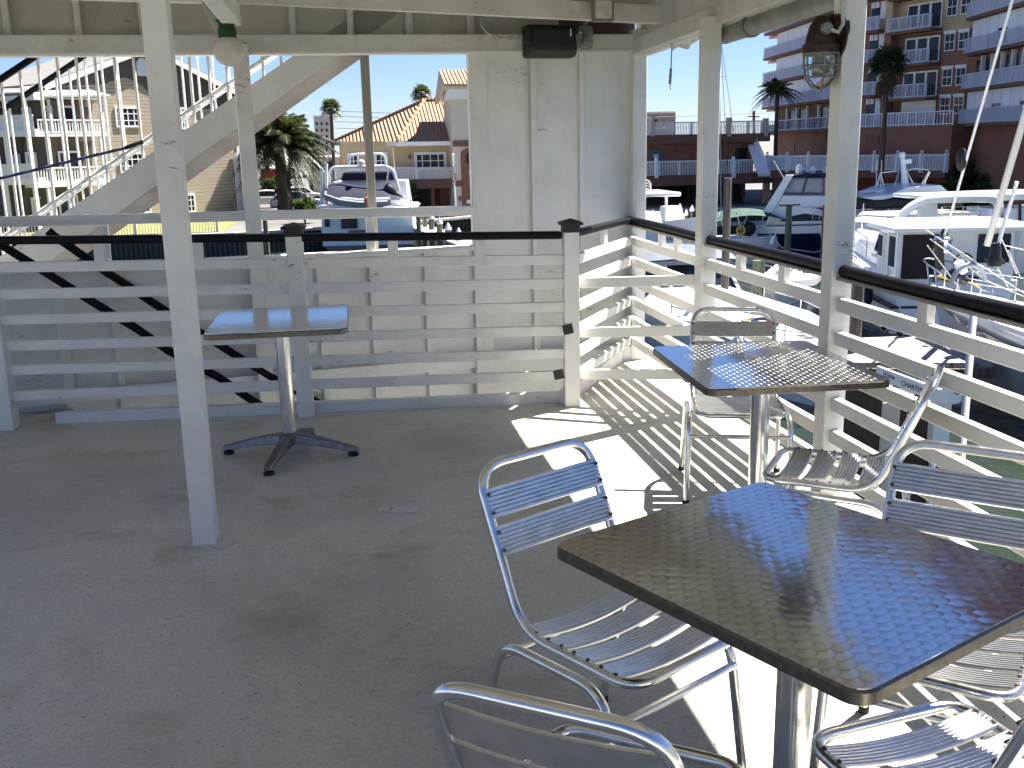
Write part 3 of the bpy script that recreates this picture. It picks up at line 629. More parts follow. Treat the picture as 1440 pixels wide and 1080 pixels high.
mb = MB(); mb.lathe([(.0, -.135), (.03, -.128), (.05, -.105), (.058, -.07), (.06, 0)], c, 22, caps=False); mb.build('jar', M['lampglass'], cl)
mb = MB(); mb.lathe([(.0, -.085), (.022, -.075), (.028, -.05), (.014, -.015), (.014, 0)], c, 12, caps=False); mb.build('bulb', M['globe'], cl)
mb = MB()
for zz, rr in ((-.005, .069), (-.05, .068), (-.095, .06)): mb.tube([c + Vector((rr * math.cos(t * PI / 9), rr * math.sin(t * PI / 9), zz)) for t in range(18)], .0042, 6, closed=True)
for q in range(6):
    a_ = q * PI / 3 + .3; e = Vector((math.cos(a_), math.sin(a_), 0)); mb.tube([c + e * .069, c + e * .068 + Vector((0, 0, -.05)), c + e * .06 + Vector((0, 0, -.095)), c + e * .035 + Vector((0, 0, -.128)), c + Vector((0, 0, -.143))], .0042, 6)
mb.build('cage', M['galv'], cl)
mb = MB(); mb.tube([c + Vector((.035, -.06, .3)), c + Vector((.045, -.06, .22)), c + Vector((.05, -.065, .15)), c + Vector((.052, -.07, .1)), c + Vector((.03, -.075, .07)), c + Vector((.0, -.07, .08))], .008, 8); mb.build('conduit', M['conduit'], cl)
# ------------------------------------------------------------------ aluminium chairs and steel tables
CW, CHS, CHT, CYF, CYB, CYT = .372, .405, .782, .233, -.154, -.296
def two(mb, n0, name, root):
    o = mb.build(name, M['slat'], root, smooth=25); o.data.materials.append(M['screw'])
    for p in o.data.polygons[n0:]: p.material_index = 1
def make_chair(label):
    root = thing('slat_chair', label, 'chair', (0, 0, 0), 'aluminium slat chairs on the deck')
    w = CW / 2; hs, ht = CHS, CHT
    pts = [(0, CYF, hs + .004), (-w, CYF, hs + .004), (-w, CYB + .02, hs), (-w, CYT, ht), (w, CYT, ht), (w, CYB + .02, hs), (w, CYF, hs + .004)]
    path = fillet(pts, [.01, .065, .09, .085, .085, .09, .065], 8, closed=True)
    mb = MB(); mb.tube(path, .0125, 12, closed=True); mb.build('frame', M['alu'], root)
    for sx in (-1, 1):
        x = sx * (w + .027); zt = hs - .022
        pts = [(x + sx * .012, CYF - .01, .012), (x, CYF - .055, zt), (x, CYB - .03, zt - .012), (x + sx * .012, CYB - .115, .012)]
        mb = MB(); mb.tube(fillet(pts, .085, 8), .0125, 12); lg = mb.build('leg', M['alu'], root)
        for p in (pts[0], pts[-1]):
            mb = MB(); mb.lathe([(.015, 0), (.0155, .02), (.013, .024)], (p[0], p[1], 0), 12); mb.build('foot_cap', M['rubber'], lg)
    for (yy, zz) in ((CYF - .038, hs - .10), (CYB - .066, hs - .10)):
        mb = MB(); mb.tube([(-w - .027, yy, zz), (w + .027, yy, zz)], .010, 10); mb.build('stretcher', M['alu'], root)
    # ribbed slats: profile across, swept from side to side with a sag
    def slat(prof_origin, du, dn, width, sag, n=8, ribs=7, thick=.006, wrap=.012):
        du = Vector(du).normalized(); dn = Vector(dn).normalized(); o = Vector(prof_origin); prof = []
        m = ribs * 4
        for i in range(m + 1):
            t = i / m; ph = (t * ribs) % 1.0; h = .0022 * (1 if .25 <= ph <= .75 else -1) if i not in (0, m) else -.001
            prof.append((t * width, h))
        prof += [(width, -thick), (0, -thick)]
        rings = []
        for k in range(n + 1):
            x = -w + 2 * w * k / n; dd = -sag * (1 - (x / w) ** 2)
            e = wrap * (1 if k in (0, n) else 1)
            rings.append([o + Vector((x, 0, 0)) + du * a + dn * (b + dd + e) for a, b in prof])
        mb = MB(); mb.loft(rings)
        return mb
    sw = .071
    for k in range(4):
        y0 = CYF - .040 - k * (sw + .0165)
        mb = slat((0, y0, hs), (0, -1, 0), (0, 0, 1), sw, .02, wrap=.0135); n0 = len(mb.f)
        for sx in (-1, 1):
            for q in (.013, sw - .013): mb.lathe([(.005, 0), (.005, .002), (.003, .0035)], (sx * (w - .003), y0 - q, hs + .0155), 8)
        two(mb, n0, 'seat_slat', root)
    bd = Vector((0, CYT - CYB - .02, ht - hs)).normalized(); bn = Vector((0, bd.z, -bd.y))
    L = (ht - hs) / bd.z
    for k in range(2):
        t0 = L - .058 - k * .094; o = Vector((0, CYB + .02, hs)) + bd * t0
        mb = slat(o, -bd, bn, .073, .012, wrap=.0135); n0 = len(mb.f)
        for sx in (-1, 1):
            for q in (.014, .059):
                c = o - bd * q + bn * .016 + Vector((sx * (w - .003), 0, 0)); mb.tube([c, c + bn * .003], .005, 8)
        two(mb, n0, 'back_slat', root)
    return root
def rrect(a, b, r, z, n=5):
    out = []
    for cx, cy, a0 in ((a - r, b - r, 0), (-a + r, b - r, 90), (-a + r, -b + r, 180), (a - r, -b + r, 270)):
        for i in range(n + 1):
            t = math.radians(a0 + 90 * i / n); out.append((cx + r * math.cos(t), cy + r * math.sin(t), z))
    return out
def make_table(label):
    root = thing('bistro_table', label, 'table', (0, 0, 0), 'square steel bistro tables'); a, b, h = .336, .39, .72
    mb = MB(); mb.loft([rrect(a - .004, b - .004, .035, h - .004), rrect(a - .0045, b - .0045, .034, h), ], caps=False)
    mb.add(rrect(a - .0045, b - .0045, .034, h), [tuple(range(24))]); mb.build('top', M['swirl'], root, smooth=0)
    mb = MB(); mb.loft([rrect(a - .012, b - .012, .03, h - .031), rrect(a, b, .038, h - .027), rrect(a, b, .038, h - .006), rrect(a - .004, b - .004, .035, h - .0015)], caps=True); mb.build('edge_band', M['tedge'], root)
    mb = MB(); mb.tube([(0, 0, .09), (0, 0, h - .03)], .037, 24); mb.build('column', M['alu'], root)
    mb = MB(); mb.box(-.09, .09, -.09, .09, h - .045, h - .032); mb.build('bracket', M['castalu'], root)
    mb = MB(); mb.lathe([(.055, .075), (.055, .11), (.042, .125)], (0, 0, 0), 20)
    for q in range(4):
        e = Vector((math.cos(q * PI / 2), math.sin(q * PI / 2), 0)); nn = Vector((-e.y, e.x, 0)); rings = []
        for t, wv, z0, z1 in ((.02, .042, .065, .118), (.12, .034, .06, .105), (.22, .028, .045, .082), (.33, .026, .026, .052), (.36, .018, .026, .046)):
            rings.append([e * t + nn * (-wv) + Vector((0, 0, z0)), e * t + nn * wv + Vector((0, 0, z0)), e * t + nn * wv * .7 + Vector((0, 0, z1)), e * t + nn * (-wv * .7) + Vector((0, 0, z1))])
        mb.loft(rings)
    base = mb.build('base', M['castalu'], root, bevel=.004)
    for q in range(4):
        e = Vector((math.cos(q * PI / 2), math.sin(q * PI / 2), 0)) * .335; mb = MB(); mb.lathe([(.026, 0), (.028, .012), (.018, .02), (.01, .028)], e, 14); mb.build('foot', M['rubber'], base)
    return root
t1 = make_table('large near bistro table with swirled steel top, surrounded by four chairs in the foreground')
TB = [((.882, 1.796), .452), ((1.577, 3.611), -.051), ((-.305, 5.225), -.016)]
t1.location = (*TB[0][0], 0); t1.rotation_euler.z = TB[0][1]
dup(t1, (*TB[1][0], 0), TB[1][1], 'swirled steel bistro table beside the right-hand railing with two chairs')
t3 = dup(t1, (*TB[2][0], 0), TB[2][1], 'bistro table standing alone in front of the front railing, without chairs')
for ch in t3.children:
    if ch.name.startswith('base'): ch.rotation_euler.z = -.28 - TB[2][1]
CH = [((.611, 2.204), -2.615, 'slat chair at the left side of the near table, back towards the open deck'),
      ((1.715, 4.188), 2.848, 'slat chair behind the railing-side table, facing the camera'),
      ((1.70, 3.19), .95, 'slat chair turned sideways between railing-side table and right railing'),
      ((1.344, 1.997), 2.396, 'slat chair at the far right of the near table, its back by the right railing'),
      ((.41, 1.508), -.599, 'slat chair at the bottom of the picture with its back to the camera'),
      ((1.067, 1.461), .174, 'sunlit slat chair at the bottom right corner, only its seat front in view')]
c0 = make_chair(CH[0][2])
for i, (p, r, l) in enumerate(CH):
    if i == 0: c0.location = (p[0], p[1], 0); c0.rotation_euler.z = r
    else: dup(c0, (p[0], p[1], 0), r, l)
# ------------------------------------------------------------------ outside staircase beyond the parapet
st = thing('outside_staircase', 'white staircase climbing to the upper deck with thin white balusters, seen behind the low wall', 'staircase', tuple(par(200, 280, -.2)))
O1, O2 = -.16, -1.5
WS = Wall(par(-200, 300, O1)[:2], par(600, 300, O1)[:2]); WF = Wall(par(-200, 300, O2)[:2], par(600, 300, O2)[:2])
top = [WS.sz(x, y) for x, y in ((83.4, 303.6), (330, 135))]; bot = [WS.sz(x, y) for x, y in ((162, 302), (400, 133))]
def lin(p, q): return lambda s: p[1] + (q[1] - p[1]) * (s - p[0]) / (q[0] - p[0])
tz, bz = lin(*top), lin(*bot); s0 = WS.sz(-60, 330)[0]; s1 = WS.sz(560, 30)[0]
for nm, d in (('stringer', 0), ('stringer', -(O1 - O2))):
    mb = MB(); WS.poly(mb, [(s0, bz(s0)), (s1, bz(s1)), (s1, tz(s1)), (s0, tz(s0))], d - .05, d); mb.build(nm, M['white2'], st, smooth=0)
mb = MB(); WS.poly(mb, [(s0, bz(s0) - .11), (s1, bz(s1) - .11), (s1, bz(s1) + .03), (s0, bz(s0) + .03)], -(O1 - O2), -.055); mb.build('soffit', M['pinkrust'], st, smooth=0)
mb = MB()
for k in range(14):
    s = s0 + .15 + (s1 - s0 - .4) * k / 14; mb2 = MB(); WS.box(mb2, s, s + .16, (tz(s) + bz(s)) / 2 + .03, (tz(s) + bz(s)) / 2 + .06, -(O1 - O2) + .002, -.052); mb2.build('tread', M['white2'], st, smooth=0)
hz = WS.sz(20, 98); hoff = hz[1] - tz(hz[0])
def tube_w(mb, W, pts, r, d, seg=6): mb.tube([W.at(a, z, d) for a, z in pts], r, seg)
mb = MB(); tube_w(mb, WS, [(s0, tz(s0) + hoff), (s1, tz(s1) + hoff)], .02, -.02, 8); mb.build('handrail', M['black'], st)
mb = MB(); tube_w(mb, WS, [(s0, tz(s0) + .10), (s1, tz(s1) + .10)], .012, -.02); mb.build('bottom_rail', M['white'], st)
mb = MB(); tube_w(mb, WS, [(s0, tz(s0) + hoff), (s1, tz(s1) + hoff)], .02, -(O1 - O2) - .02, 8); mb.build('handrail', M['black'], st)
mb = MB(); tube_w(mb, WS, [(s0, tz(s0) + .10), (s1, tz(s1) + .10)], .012, -(O1 - O2) - .02); mb.build('bottom_rail', M['white'], st)
for x in (-24, 5, 33, 60, 87, 114, 140, 167, 194, 220, 246, 272, 298, 323, 348, 374, 400):
    s = WS.sz(x, 150)[0]; mb = MB(); tube_w(mb, WS, [(s, tz(s) - .03), (s, tz(s) + hoff)], .0092, -.02); mb.build('baluster', M['white'], st)
for x in (-10, 14.5, 38, 61, 84, 104, 127, 150, 172, 196, 218, 240, 262, 284, 305, 327, 350):
    s = WF.sz(x, 165)[0]; s = WS.sz(0, 0)[0] * 0 + (Vector(WF.at(s, 0)[:2]) - WS.p).dot(WS.u); mb = MB(); tube_w(mb, WS, [(s, tz(s) - .03), (s, tz(s) + hoff)], .0085, -(O1 - O2) - .02); mb.build('baluster', M['white'], st)
rp = thing('blue_rope', 'blue rope slung across the staircase balusters', 'rope', tuple(par(100, 225, -.1)))
mb = MB(); mb.tube([par(x, y, -.13) for x, y in ((-30, 259), (0, 251), (45, 240), (110, 224), (177, 208))], .009, 6); mb.build('rope', M['ropeb'], rp)
mb = MB(); mb.tube([par(x, y, -.13) for x, y in ((176, 208.3), (201, 199))], .013, 6); mb.build('rope_end', M['rubber'], rp)
# ------------------------------------------------------------------ water, ground, shore
mb = MB(); mb.add([(-600, -200, ZW), (900, -200, ZW), (900, 1500, ZW), (-600, 1500, ZW)], [(0, 1, 2, 3)]); struct(mb.build('water', M['water'], None, smooth=0))
SH = [(-600, 66), (-6, 64), (4, 68), (10, 72.5), (24, 73), (40, 70), (600, 66)]
mb = MB(); mb.extr([(x, y, ZG - 2.5) for x, y in SH] + [(600, 1400, ZG - 2.5), (-600, 1400, ZG - 2.5)], (0, 0, 2.5)); struct(mb.build('ground', M['ground'], None, smooth=0))
mb = MB()
for i in range(len(SH) - 1): mb.beam((SH[i][0], SH[i][1] - .12, ZG - 1.1), (SH[i + 1][0], SH[i + 1][1] - .12, ZG - 1.1), .2, 2.3)
o = tag(mb.build('seawall', M['seawall'], None, smooth=0), 'dark ribbed sheet seawall along the far shore', 'seawall')
mb = MB()
for i in range(len(SH) - 1): mb.beam((SH[i][0], SH[i][1] - .1, ZG + .08), (SH[i + 1][0], SH[i + 1][1] - .1, ZG + .08), .5, .16)
mb.build('cap', M['concl'], o, smooth=0).location = (0, 0, 0)
mb = MB(); mb.extr([(-90, 66.3, ZG + .004), (-7, 64.6, ZG + .004), (-7, 88, ZG + .004), (-90, 90, ZG + .004)], (0, 0, .02)); struct(mb.build('lawn', M['grass'], None, smooth=0))
# fence along the left shore
def fence(name, label, cat, a, b, h, n, mat, pick=.0, bars=None, group=None, posts=0, pw=.16, capball=False):
    a = Vector(a); b = Vector(b); r = thing(name, label, cat, tuple(a), group); d = b - a
    mb = MB(); L = d.length; up = Vector((0, 0, 1))
    mb.beam(a + up * h, b + up * h, .06, .07, top=True); mb.beam(a + up * .12, b + up * .12, .05, .06); mb.build('rails', mat, r, smooth=0)
    mb = MB()
    for k in range(n + 1):
        p = a + d * (k / n); q = .018 + pick; mb.box(p.x - q, p.x + q, p.y - q, p.y + q, p.z + .05, p.z + h - .01)
    mb.build('pickets', mat, r, smooth=0)
    for k in range(posts):
        p = a + d * (k / max(1, posts - 1)); mb = MB(); mb.box(p.x - pw, p.x + pw, p.y - pw, p.y + pw, p.z - .2, p.z + h + .18)
        if capball: mb.ball((p.x, p.y, p.z + h + .35), pw * .9, 8, 6)
        mb.build('post', mat, r, smooth=0)
    return r
fence('shore_fence', 'pale picket fence along the lawn edge at far left', 'fence', (-60, 66.4, ZG), (-7.2, 65, ZG), 1.0, 300, M['concl'], posts=12, pw=.07)
# ------------------------------------------------------------------ house with balconies (far left)
hA = thing('balcony_house', 'three storey beige sided house with white balconies and a pale gable roof', 'house', (-20, 83, ZG))
QR = AT(339, 250, 86); WA = Wall((QR.x - .707 * 40, QR.y - .707 * 40), (QR.x, QR.y)); S = WA.sz
def wpoly(name, W, px, mat, d0, d1, root): mb = MB(); W.poly(mb, [W.sz(*p) for p in px], d0, d1); return mb.build(name, mat, root, smooth=0)
wpoly('wall', WA, [(60, 330), (339, 330), (339, 137), (204, 69), (60, 122)], M['siding'], -9, 0, hA)
wpoly('shingle_gable', WA, [(66, 121), (143, 119), (175, 108), (198, 119), (212, 132), (250, 153), (338, 153), (338, 137), (204, 70)], M['shingle'], .01, .06, hA)
def roofslab(name, P, th, mat, root):
    mb = MB(); mb.extr([p + Vector((0, 0, 0)) for p in P], (0, 0, th)); return mb.build(name, mat, root, smooth=0)
pk = S(204, 66); rr_ = S(350, 141); ll_ = S(56, 121)
for p, q in ((pk, rr_), (ll_, pk)):
    roofslab('roof', [WA.at(p[0], p[1], .5), WA.at(q[0], q[1], .5), WA.at(q[0], q[1], -9.5), WA.at(p[0], p[1], -9.5)], .16, M['shroof'], hA)
    mb = MB(); mb.beam(WA.at(p[0], p[1] - .12, .52), WA.at(q[0], q[1] - .12, .52), .08, .36); mb.build('fascia', M['trim'], hA)
def window(W, root, x0, y0, x1, y1, nx=2, ny=2, fr_=.12, glass='glass', d=.02):
    a0, z1 = W.sz(x0, y0); a1, z0 = W.sz(x1, y1)
    mb = MB(); W.box(mb, a0, a1, z0, z0 + fr_, d, d + .09); W.box(mb, a0, a1, z1 - fr_, z1, d, d + .09); W.box(mb, a0, a0 + fr_, z0 + fr_, z1 - fr_, d, d + .09); W.box(mb, a1 - fr_, a1, z0 + fr_, z1 - fr_, d, d + .09)
    for k in range(1, nx): c = a0 + (a1 - a0) * k / nx; W.box(mb, c - .035, c + .035, z0 + fr_, z1 - fr_, d, d + .06)
    for k in range(1, ny): c = z0 + (z1 - z0) * k / ny; W.box(mb, a0 + fr_, a1 - fr_, c - .03, c + .03, d, d + .058)
    w_ = mb.build('window', M['trim'], root, smooth=0)
    mb = MB(); W.box(mb, a0 + .02, a1 - .02, z0 + .02, z1 - .02, d - .01, d + .03); mb.build('pane', M[glass], w_, smooth=0)
for r in ((160, 150, 198, 179, 4, 3), (166, 215, 204, 242, 4, 3), (252, 151, 264, 182, 2, 3), (261, 273, 275, 298, 2, 3), (190, 274, 212, 299, 2, 2)): window(WA, hA, *r)
mb = MB(); a, z = S(201, 107); pts = [(a - .5, z), (a + .5, z)] + [(a + .5 * math.cos(t * PI / 8), z + .75 + .5 * math.sin(t * PI / 8)) for t in range(9)]; WA.poly(mb, pts, .06, .1); mb.build('arched_window', M['shutter'], hA, smooth=0)
mb = MB(); WA.pbox(mb, 335.5, 150, 339.5, 300, -.02, .1); mb.build('corner_trim', M['trim'], hA)
mb = MB(); WA.pbox(mb, 331, 215, 333, 298, .1, .22); mb.build('downpipe', M['trim'], hA)
_o = WA.n * 1.8; WB_ = Wall(WA.p + _o, WA.p + WA.u * WA.len + _o)
_c = PV(50, 250, WB_.p, WB_.p + WB_.u); WB2 = Wall((_c.x - 16, _c.y + 3.2), (_c.x, _c.y))
wpoly('bay_wall', WB_, [(54, 330), (149, 330), (149, 138), (54, 138)], M['shingle'], -1.75, -1.6, hA)
wpoly('bay_wall', WB2, [(-260, 330), (50, 330), (50, 138), (-260, 138)], M['shingle'], -3.2, -1.6, hA)
P = [WB_.sz(43, 137), WB_.sz(153, 136.5), WB_.sz(140, 121.5), WB_.sz(61, 121.5)]
mb = MB(); q = [WB_.at(P[0][0], P[0][1], .3), WB_.at(P[1][0], P[1][1], .3), WB_.at(P[2][0], P[2][1], -2.6), WB_.at(P[3][0], P[3][1], -2.6)]; mb.extr(q, (0, 0, .12)); 
for k in range(1, 9): mb.beam(q[0].lerp(q[1], k / 9) + Vector((0, 0, .13)), q[3].lerp(q[2], k / 9) + Vector((0, 0, .13)), .06, .06)
mb.build('metal_roof', M['metroof'], hA, smooth=0)
q = [WB2.at(*WB2.sz(-260, 150), .3), WB2.at(*WB2.sz(44, 134), .3), WA.at(*S(66, 120), .2), WA.at(*S(170, 82), -8), AT(128, 80, 92), AT(0, 108, 92), AT(-260, 145, 92)]
mb = MB(); mb.extr(q, (0, .0, .15)); mb.build('roof', M['shroof'], hA, smooth=0)
BAYS = ((WB_, 52, 152), (WB2, -250, 51))
for W, x0, x1 in BAYS: mb = MB(); W.pbox(mb, x0, 136.5, x1, 139.5, -1.5, .28); mb.build('gutter', M['trim'], hA, smooth=0)
for y0, y1, y2 in ((166.5, 188, 191.5), (235, 256, 259.5)):
    for W, x0, x1 in BAYS:
        mb = MB(); W.pbox(mb, x0, y1, x1, y2, -1.5, .1); b_ = mb.build('balcony', M['trim'], hA, smooth=0)
        mb = MB(); a0, zt_ = W.sz(x0, y0 + 1); a1, zb_ = W.sz(x1 - 2, y1)
        W.box(mb, a0, a1, zt_ - .09, zt_, -.06, .06); W.box(mb, a0, a1, zb_ + .06, zb_ + .14, -.05, .05); n = int((a1 - a0) / .2)
        for k in range(n): W.box(mb, a0 + k * .2, a0 + k * .2 + .07, zb_ + .1, zt_ - .05, -.03, .03)
        if W is WB2: W.box(mb, a0, a1, zb_ + .15, zt_ - .1, -.012, .0)
        mb.build('balcony_railing', M['trim'], b_, smooth=0)
for r in ((91, 147, 125, 186), (44, 148, 62, 186), (14, 150, 32, 186), (-40, 150, -10, 186), (98, 212, 134, 254), (52, 213.5, 70, 254), (24, 215, 40, 254), (2, 217, 17, 254), (98, 276, 130, 310), (60, 278, 84, 310), (18, 280, 44, 310)): 
    window(WB_ if r[0] > 50 else WB2, hA, r[0], r[1], r[2], r[3], 2, 1, .14, 'glass' if r[0] % 3 else 'curtain', -1.5)
for x in (69, 143, 10, -60):
    for y0, y1 in ((139.5, 187), (191.5, 256), (259.5, 318)): mb = MB(); (WB_ if x > 50 else WB2).pbox(mb, x, y0, x + 3.4, y1, -.12, .08); mb.build('porch_post', M['trim'], hA, smooth=0)
# ------------------------------------------------------------------ yellow building with tiled roof and tower
hB = thing('tiled_roof_building', 'yellow stucco building with clay tiled hip roof, white balcony rail and cream tower', 'building', (5, 78, ZG))
W2 = Wall(AT(470, 250, 78)[:2], AT(680, 250, 78)[:2])
def pb(name, W, x0, y0, x1, y1, d0, d1, mat, root): mb = MB(); W.pbox(mb, x0, y0, x1, y1, d0, d1); return mb.build(name, mat, root, smooth=0)
pb('wall', W2, 478, 200, 640, 258, -9, 0, M['yellow'], hB)
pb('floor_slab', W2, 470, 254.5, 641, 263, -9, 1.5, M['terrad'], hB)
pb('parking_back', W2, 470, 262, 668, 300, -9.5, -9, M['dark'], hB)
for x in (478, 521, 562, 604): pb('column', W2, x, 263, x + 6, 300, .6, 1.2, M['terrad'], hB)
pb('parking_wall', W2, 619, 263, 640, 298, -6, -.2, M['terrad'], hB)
e1, e2, e3 = AT(471, 198.5, 88), AT(559, 198.5, 76.6), AT(641, 197.5, 76.6); ap, ap2 = AT(597, 142, 84), AT(640, 141, 84)
for nm, P in (('roof', [e2, e3, ap2, ap]), ('roof', [e1, e2, ap])):
    mb = MB(); mb.extr(P, (0, .1, -.15)); mb.build(nm, M['tile'], hB, smooth=0)
mb = MB(); mb.tube([e2 + Vector((0, 0, .05)), ap + Vector((0, 0, .08))], .14, 8); mb.tube([ap + Vector((0, 0, .08)), ap2 + Vector((0, 0, .08))], .14, 8); mb.tube([e1 + Vector((0, 0, .05)), ap + Vector((0, 0, .08))], .14, 8); mb.build('ridge_tiles', M['tile'], hB)
mb = MB(); mb.beam(e2 - Vector((0, .05, .2)), e3 - Vector((0, .05, .2)), .3, .3); mb.beam(e1 - Vector((0, .05, .2)), e2 - Vector((0, .05, .2)), .3, .3); mb.build('eave', M['trim'], hB, smooth=0)
window(W2, hB, 582, 214, 628, 238, 4, 2, .2); window(W2, hB, 526, 214, 546, 238, 2, 2, .16); window(W2, hB, 488, 215, 506, 238, 2, 2, .16)
pb('wall_lamp', W2, 574, 217.5, 578, 223, 0, .2, M['door'], hB)
a = W2.at(*W2.sz(472, 254), 1.4); b = W2.at(*W2.sz(639, 253.5), 1.4); mb = MB(); up = Vector((0, 0, 1)); h_ = W2.sz(600, 236)[1] - W2.sz(600, 254)[1]
mb.beam(a + up * h_, b + up * h_, .06, .08); mb.beam(a + up * .1, b + up * .1, .06, .06)
for k in range(76): p = a.lerp(b, k / 75); mb.box(p.x - .03 - .04 * (k % 25 == 0), p.x + .03 + .04 * (k % 25 == 0), p.y - .03, p.y + .03, p.z + .1, p.z + h_)
mb.build('balcony_railing', M['trim'], hB, smooth=0)
W3 = Wall(AT(600, 250, 75)[:2], AT(700, 250, 75)[:2])
pb('tower', W3, 637, 205, 700, 300, -5, 0, M['creams'], hB)
pb('tower', W3, 634, 138, 700, 205, -5, .05, M['creams'], hB)
pb('cornice', W3, 629, 124, 702, 139, -5.3, .5, M['trim'], hB); pb('cornice', W3, 625, 117.5, 704, 125, -5.6, .8, M['creams'], hB)
mb = MB(); q = [AT(624, 118, 74), AT(706, 118, 74), AT(690, 98, 77.5), AT(617, 98, 77.5)]; mb.extr(q, (0, .1, -.12)); mb.build('tower_roof', M['tile'], hB, smooth=0)
mb = MB(); mb.extr([AT(624, 119, 74), AT(617, 99, 77.5), AT(611, 145, 79)], (.2, .1, -.1)); mb.build('tower_gable', M['pinkcap'], hB, smooth=0)
pb('band', W3, 636.5, 198, 700, 205, .05, .15, M['terrad'], hB); pb('band', W3, 636.5, 254, 652, 262, .0, .1, M['terrad'], hB)
mb = MB(); a0, z0 = W3.sz(650, 292); a1, z1 = W3.sz(676, 216); c = (a0 + a1) / 2; w_ = (a1 - a0) / 2
W3.poly(mb, [(a0, z0), (a1, z0), (a1, z1)] + [(c + w_ * math.cos(t * PI / 8), z1 + w_ * .6 * math.sin(t * PI / 8)) for t in range(1, 8)] + [(a0, z1)], .0, .08); mb.build('arched_door', M['door'], hB, smooth=0)
pb('door_glass', W3, 655, 216, 664, 229, .08, .1, M['glass'], hB); pb('notice', W3, 659.5, 240, 664.5, 246.5, .08, .1, M['trim'], hB); pb('notice', W3, 656, 281, 664, 286, .08, .1, M['trim'], hB); pb('meter', W3, 644.5, 276, 648.5, 282, 0, .12, M['door'], hB)
fp = thing('flag_pole', 'white flag pole with a striped flag in front of the cream tower', 'flag pole', tuple(AT(638, 290, 72)))
mb = MB(); mb.tube([AT(641, 293, 72), AT(637, 219, 72)], .05, 6); mb.ball(AT(637, 218, 72), .1, 8, 6); mb.build('pole', M['trim'], fp)
r_ = [[], [], []]
fl_ = lambda u, v: AT(637.2 + 1.2 * v + u * (3.5 + .6 * math.sin(v * 5)), 233 + v * 24 + u * 2.5, 72 - .1 * math.sin(u * 7 + v * 3))
for nm, mt, vs in (('flag', 'flagw', [(0, 0, 1, 1)]), ('stripe', 'flagr', [(.0, .42, 1, .5), (.0, .58, 1, .66), (.0, .74, 1, .82), (0, .9, 1, .98), (.45, .1, 1, .18), (.45, .26, 1, .34)]), ('canton', 'flagb', [(0, 0, .45, .38)])):
    mb = MB()
    for u0, v0, u1, v1 in vs:
        e = {'flag': 0, 'stripe': -.03, 'canton': -.04}[nm]; ns = 4
        for k in range(ns):
            va, vb = v0 + (v1 - v0) * k / ns, v0 + (v1 - v0) * (k + 1) / ns; mb.extr([fl_(u0, va) + Vector((0, e, 0)), fl_(u1, va) + Vector((0, e, 0)), fl_(u1, vb) + Vector((0, e, 0)), fl_(u0, vb) + Vector((0, e, 0))], (0, .02, 0))
    if nm == 'flag': flag_o = mb.build(nm, M[mt], fp, smooth=0)
    else: mb.build(nm, M[mt], flag_o, smooth=0)
# small far buildings
def block(name, label, cat, x0, y0, x1, y1, Y, mat, depth=10, wins=()):
    W = Wall(AT(x0, y1, Y)[:2], AT(x1, y1, Y)[:2]); r = thing(name, label, cat, tuple(AT((x0 + x1) / 2, y1, Y)))
    pb('wall', W, x0, y0, x1, y1, -depth, 0, mat, r); pb('roof_edge', W, x0 - .6, y0 - 1.5, x1 + .6, y0, -depth - .1, .15, M['trim'], r)
    for w in wins: pb('window', W, *w, -.02, .05, M['glass'], r)
    return r
block('low_tan_house', 'low tan flat-roofed house behind the big palm tree', 'house', 432, 222, 486, 276, 104, M['creams'], wins=((438, 228, 470, 240), (436, 250, 441, 272)))
block('distant_tower', 'distant tan apartment tower between the two palms', 'building', 441, 164, 474, 262, 190, M['creams'], 20, [(x, y, x + 3, y + 4) for x in (444, 451, 458, 465) for y in (172, 181, 190, 199, 208)])
block('grey_flat_building', 'distant grey flat-topped building above the terracotta roof rail', 'building', 898, 159, 949, 232, 130, M['conc'], 20, [(902, 168, 908, 174), (918, 168, 924, 174)])
block('coral_roof_house', 'small house with coral awning behind the parked cars', 'house', 366, 238, 398, 288, 112, M['red'], 6, [(370, 258, 380, 280)])
# ------------------------------------------------------------------ terracotta building with roof railing
hC = thing('terracotta_building', 'two storey terracotta building with walkway balcony over open parking', 'building', (35, 80, ZG))
WC = Wall(AT(860, 250, 80)[:2], AT(1062, 250, 80)[:2])
pb('wall', WC, 860, 198, 1058, 250, -10, 0, M['terra'], hC); pb('roof_slab', WC, 858, 191.5, 1073, 199, -11, 1.4, M['terrad'], hC)
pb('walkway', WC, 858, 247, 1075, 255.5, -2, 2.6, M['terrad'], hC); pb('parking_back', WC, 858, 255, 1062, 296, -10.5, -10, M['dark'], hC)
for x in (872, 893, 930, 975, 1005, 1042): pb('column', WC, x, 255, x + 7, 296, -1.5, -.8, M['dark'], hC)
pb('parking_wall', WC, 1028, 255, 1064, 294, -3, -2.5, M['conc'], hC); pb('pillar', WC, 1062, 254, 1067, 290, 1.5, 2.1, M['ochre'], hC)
pb('door', WC, 912, 209, 931, 247, 0, .08, M['bluedoor'], hC); pb('notice', WC, 919, 217, 925, 222.5, .08, .1, M['trim'], hC); pb('doorway', WC, 1034, 208, 1049, 247, 0, .05, M['dark'], hC); pb('wall_lamp', WC, 948, 209, 952, 215, 0, .2, M['door'], hC)
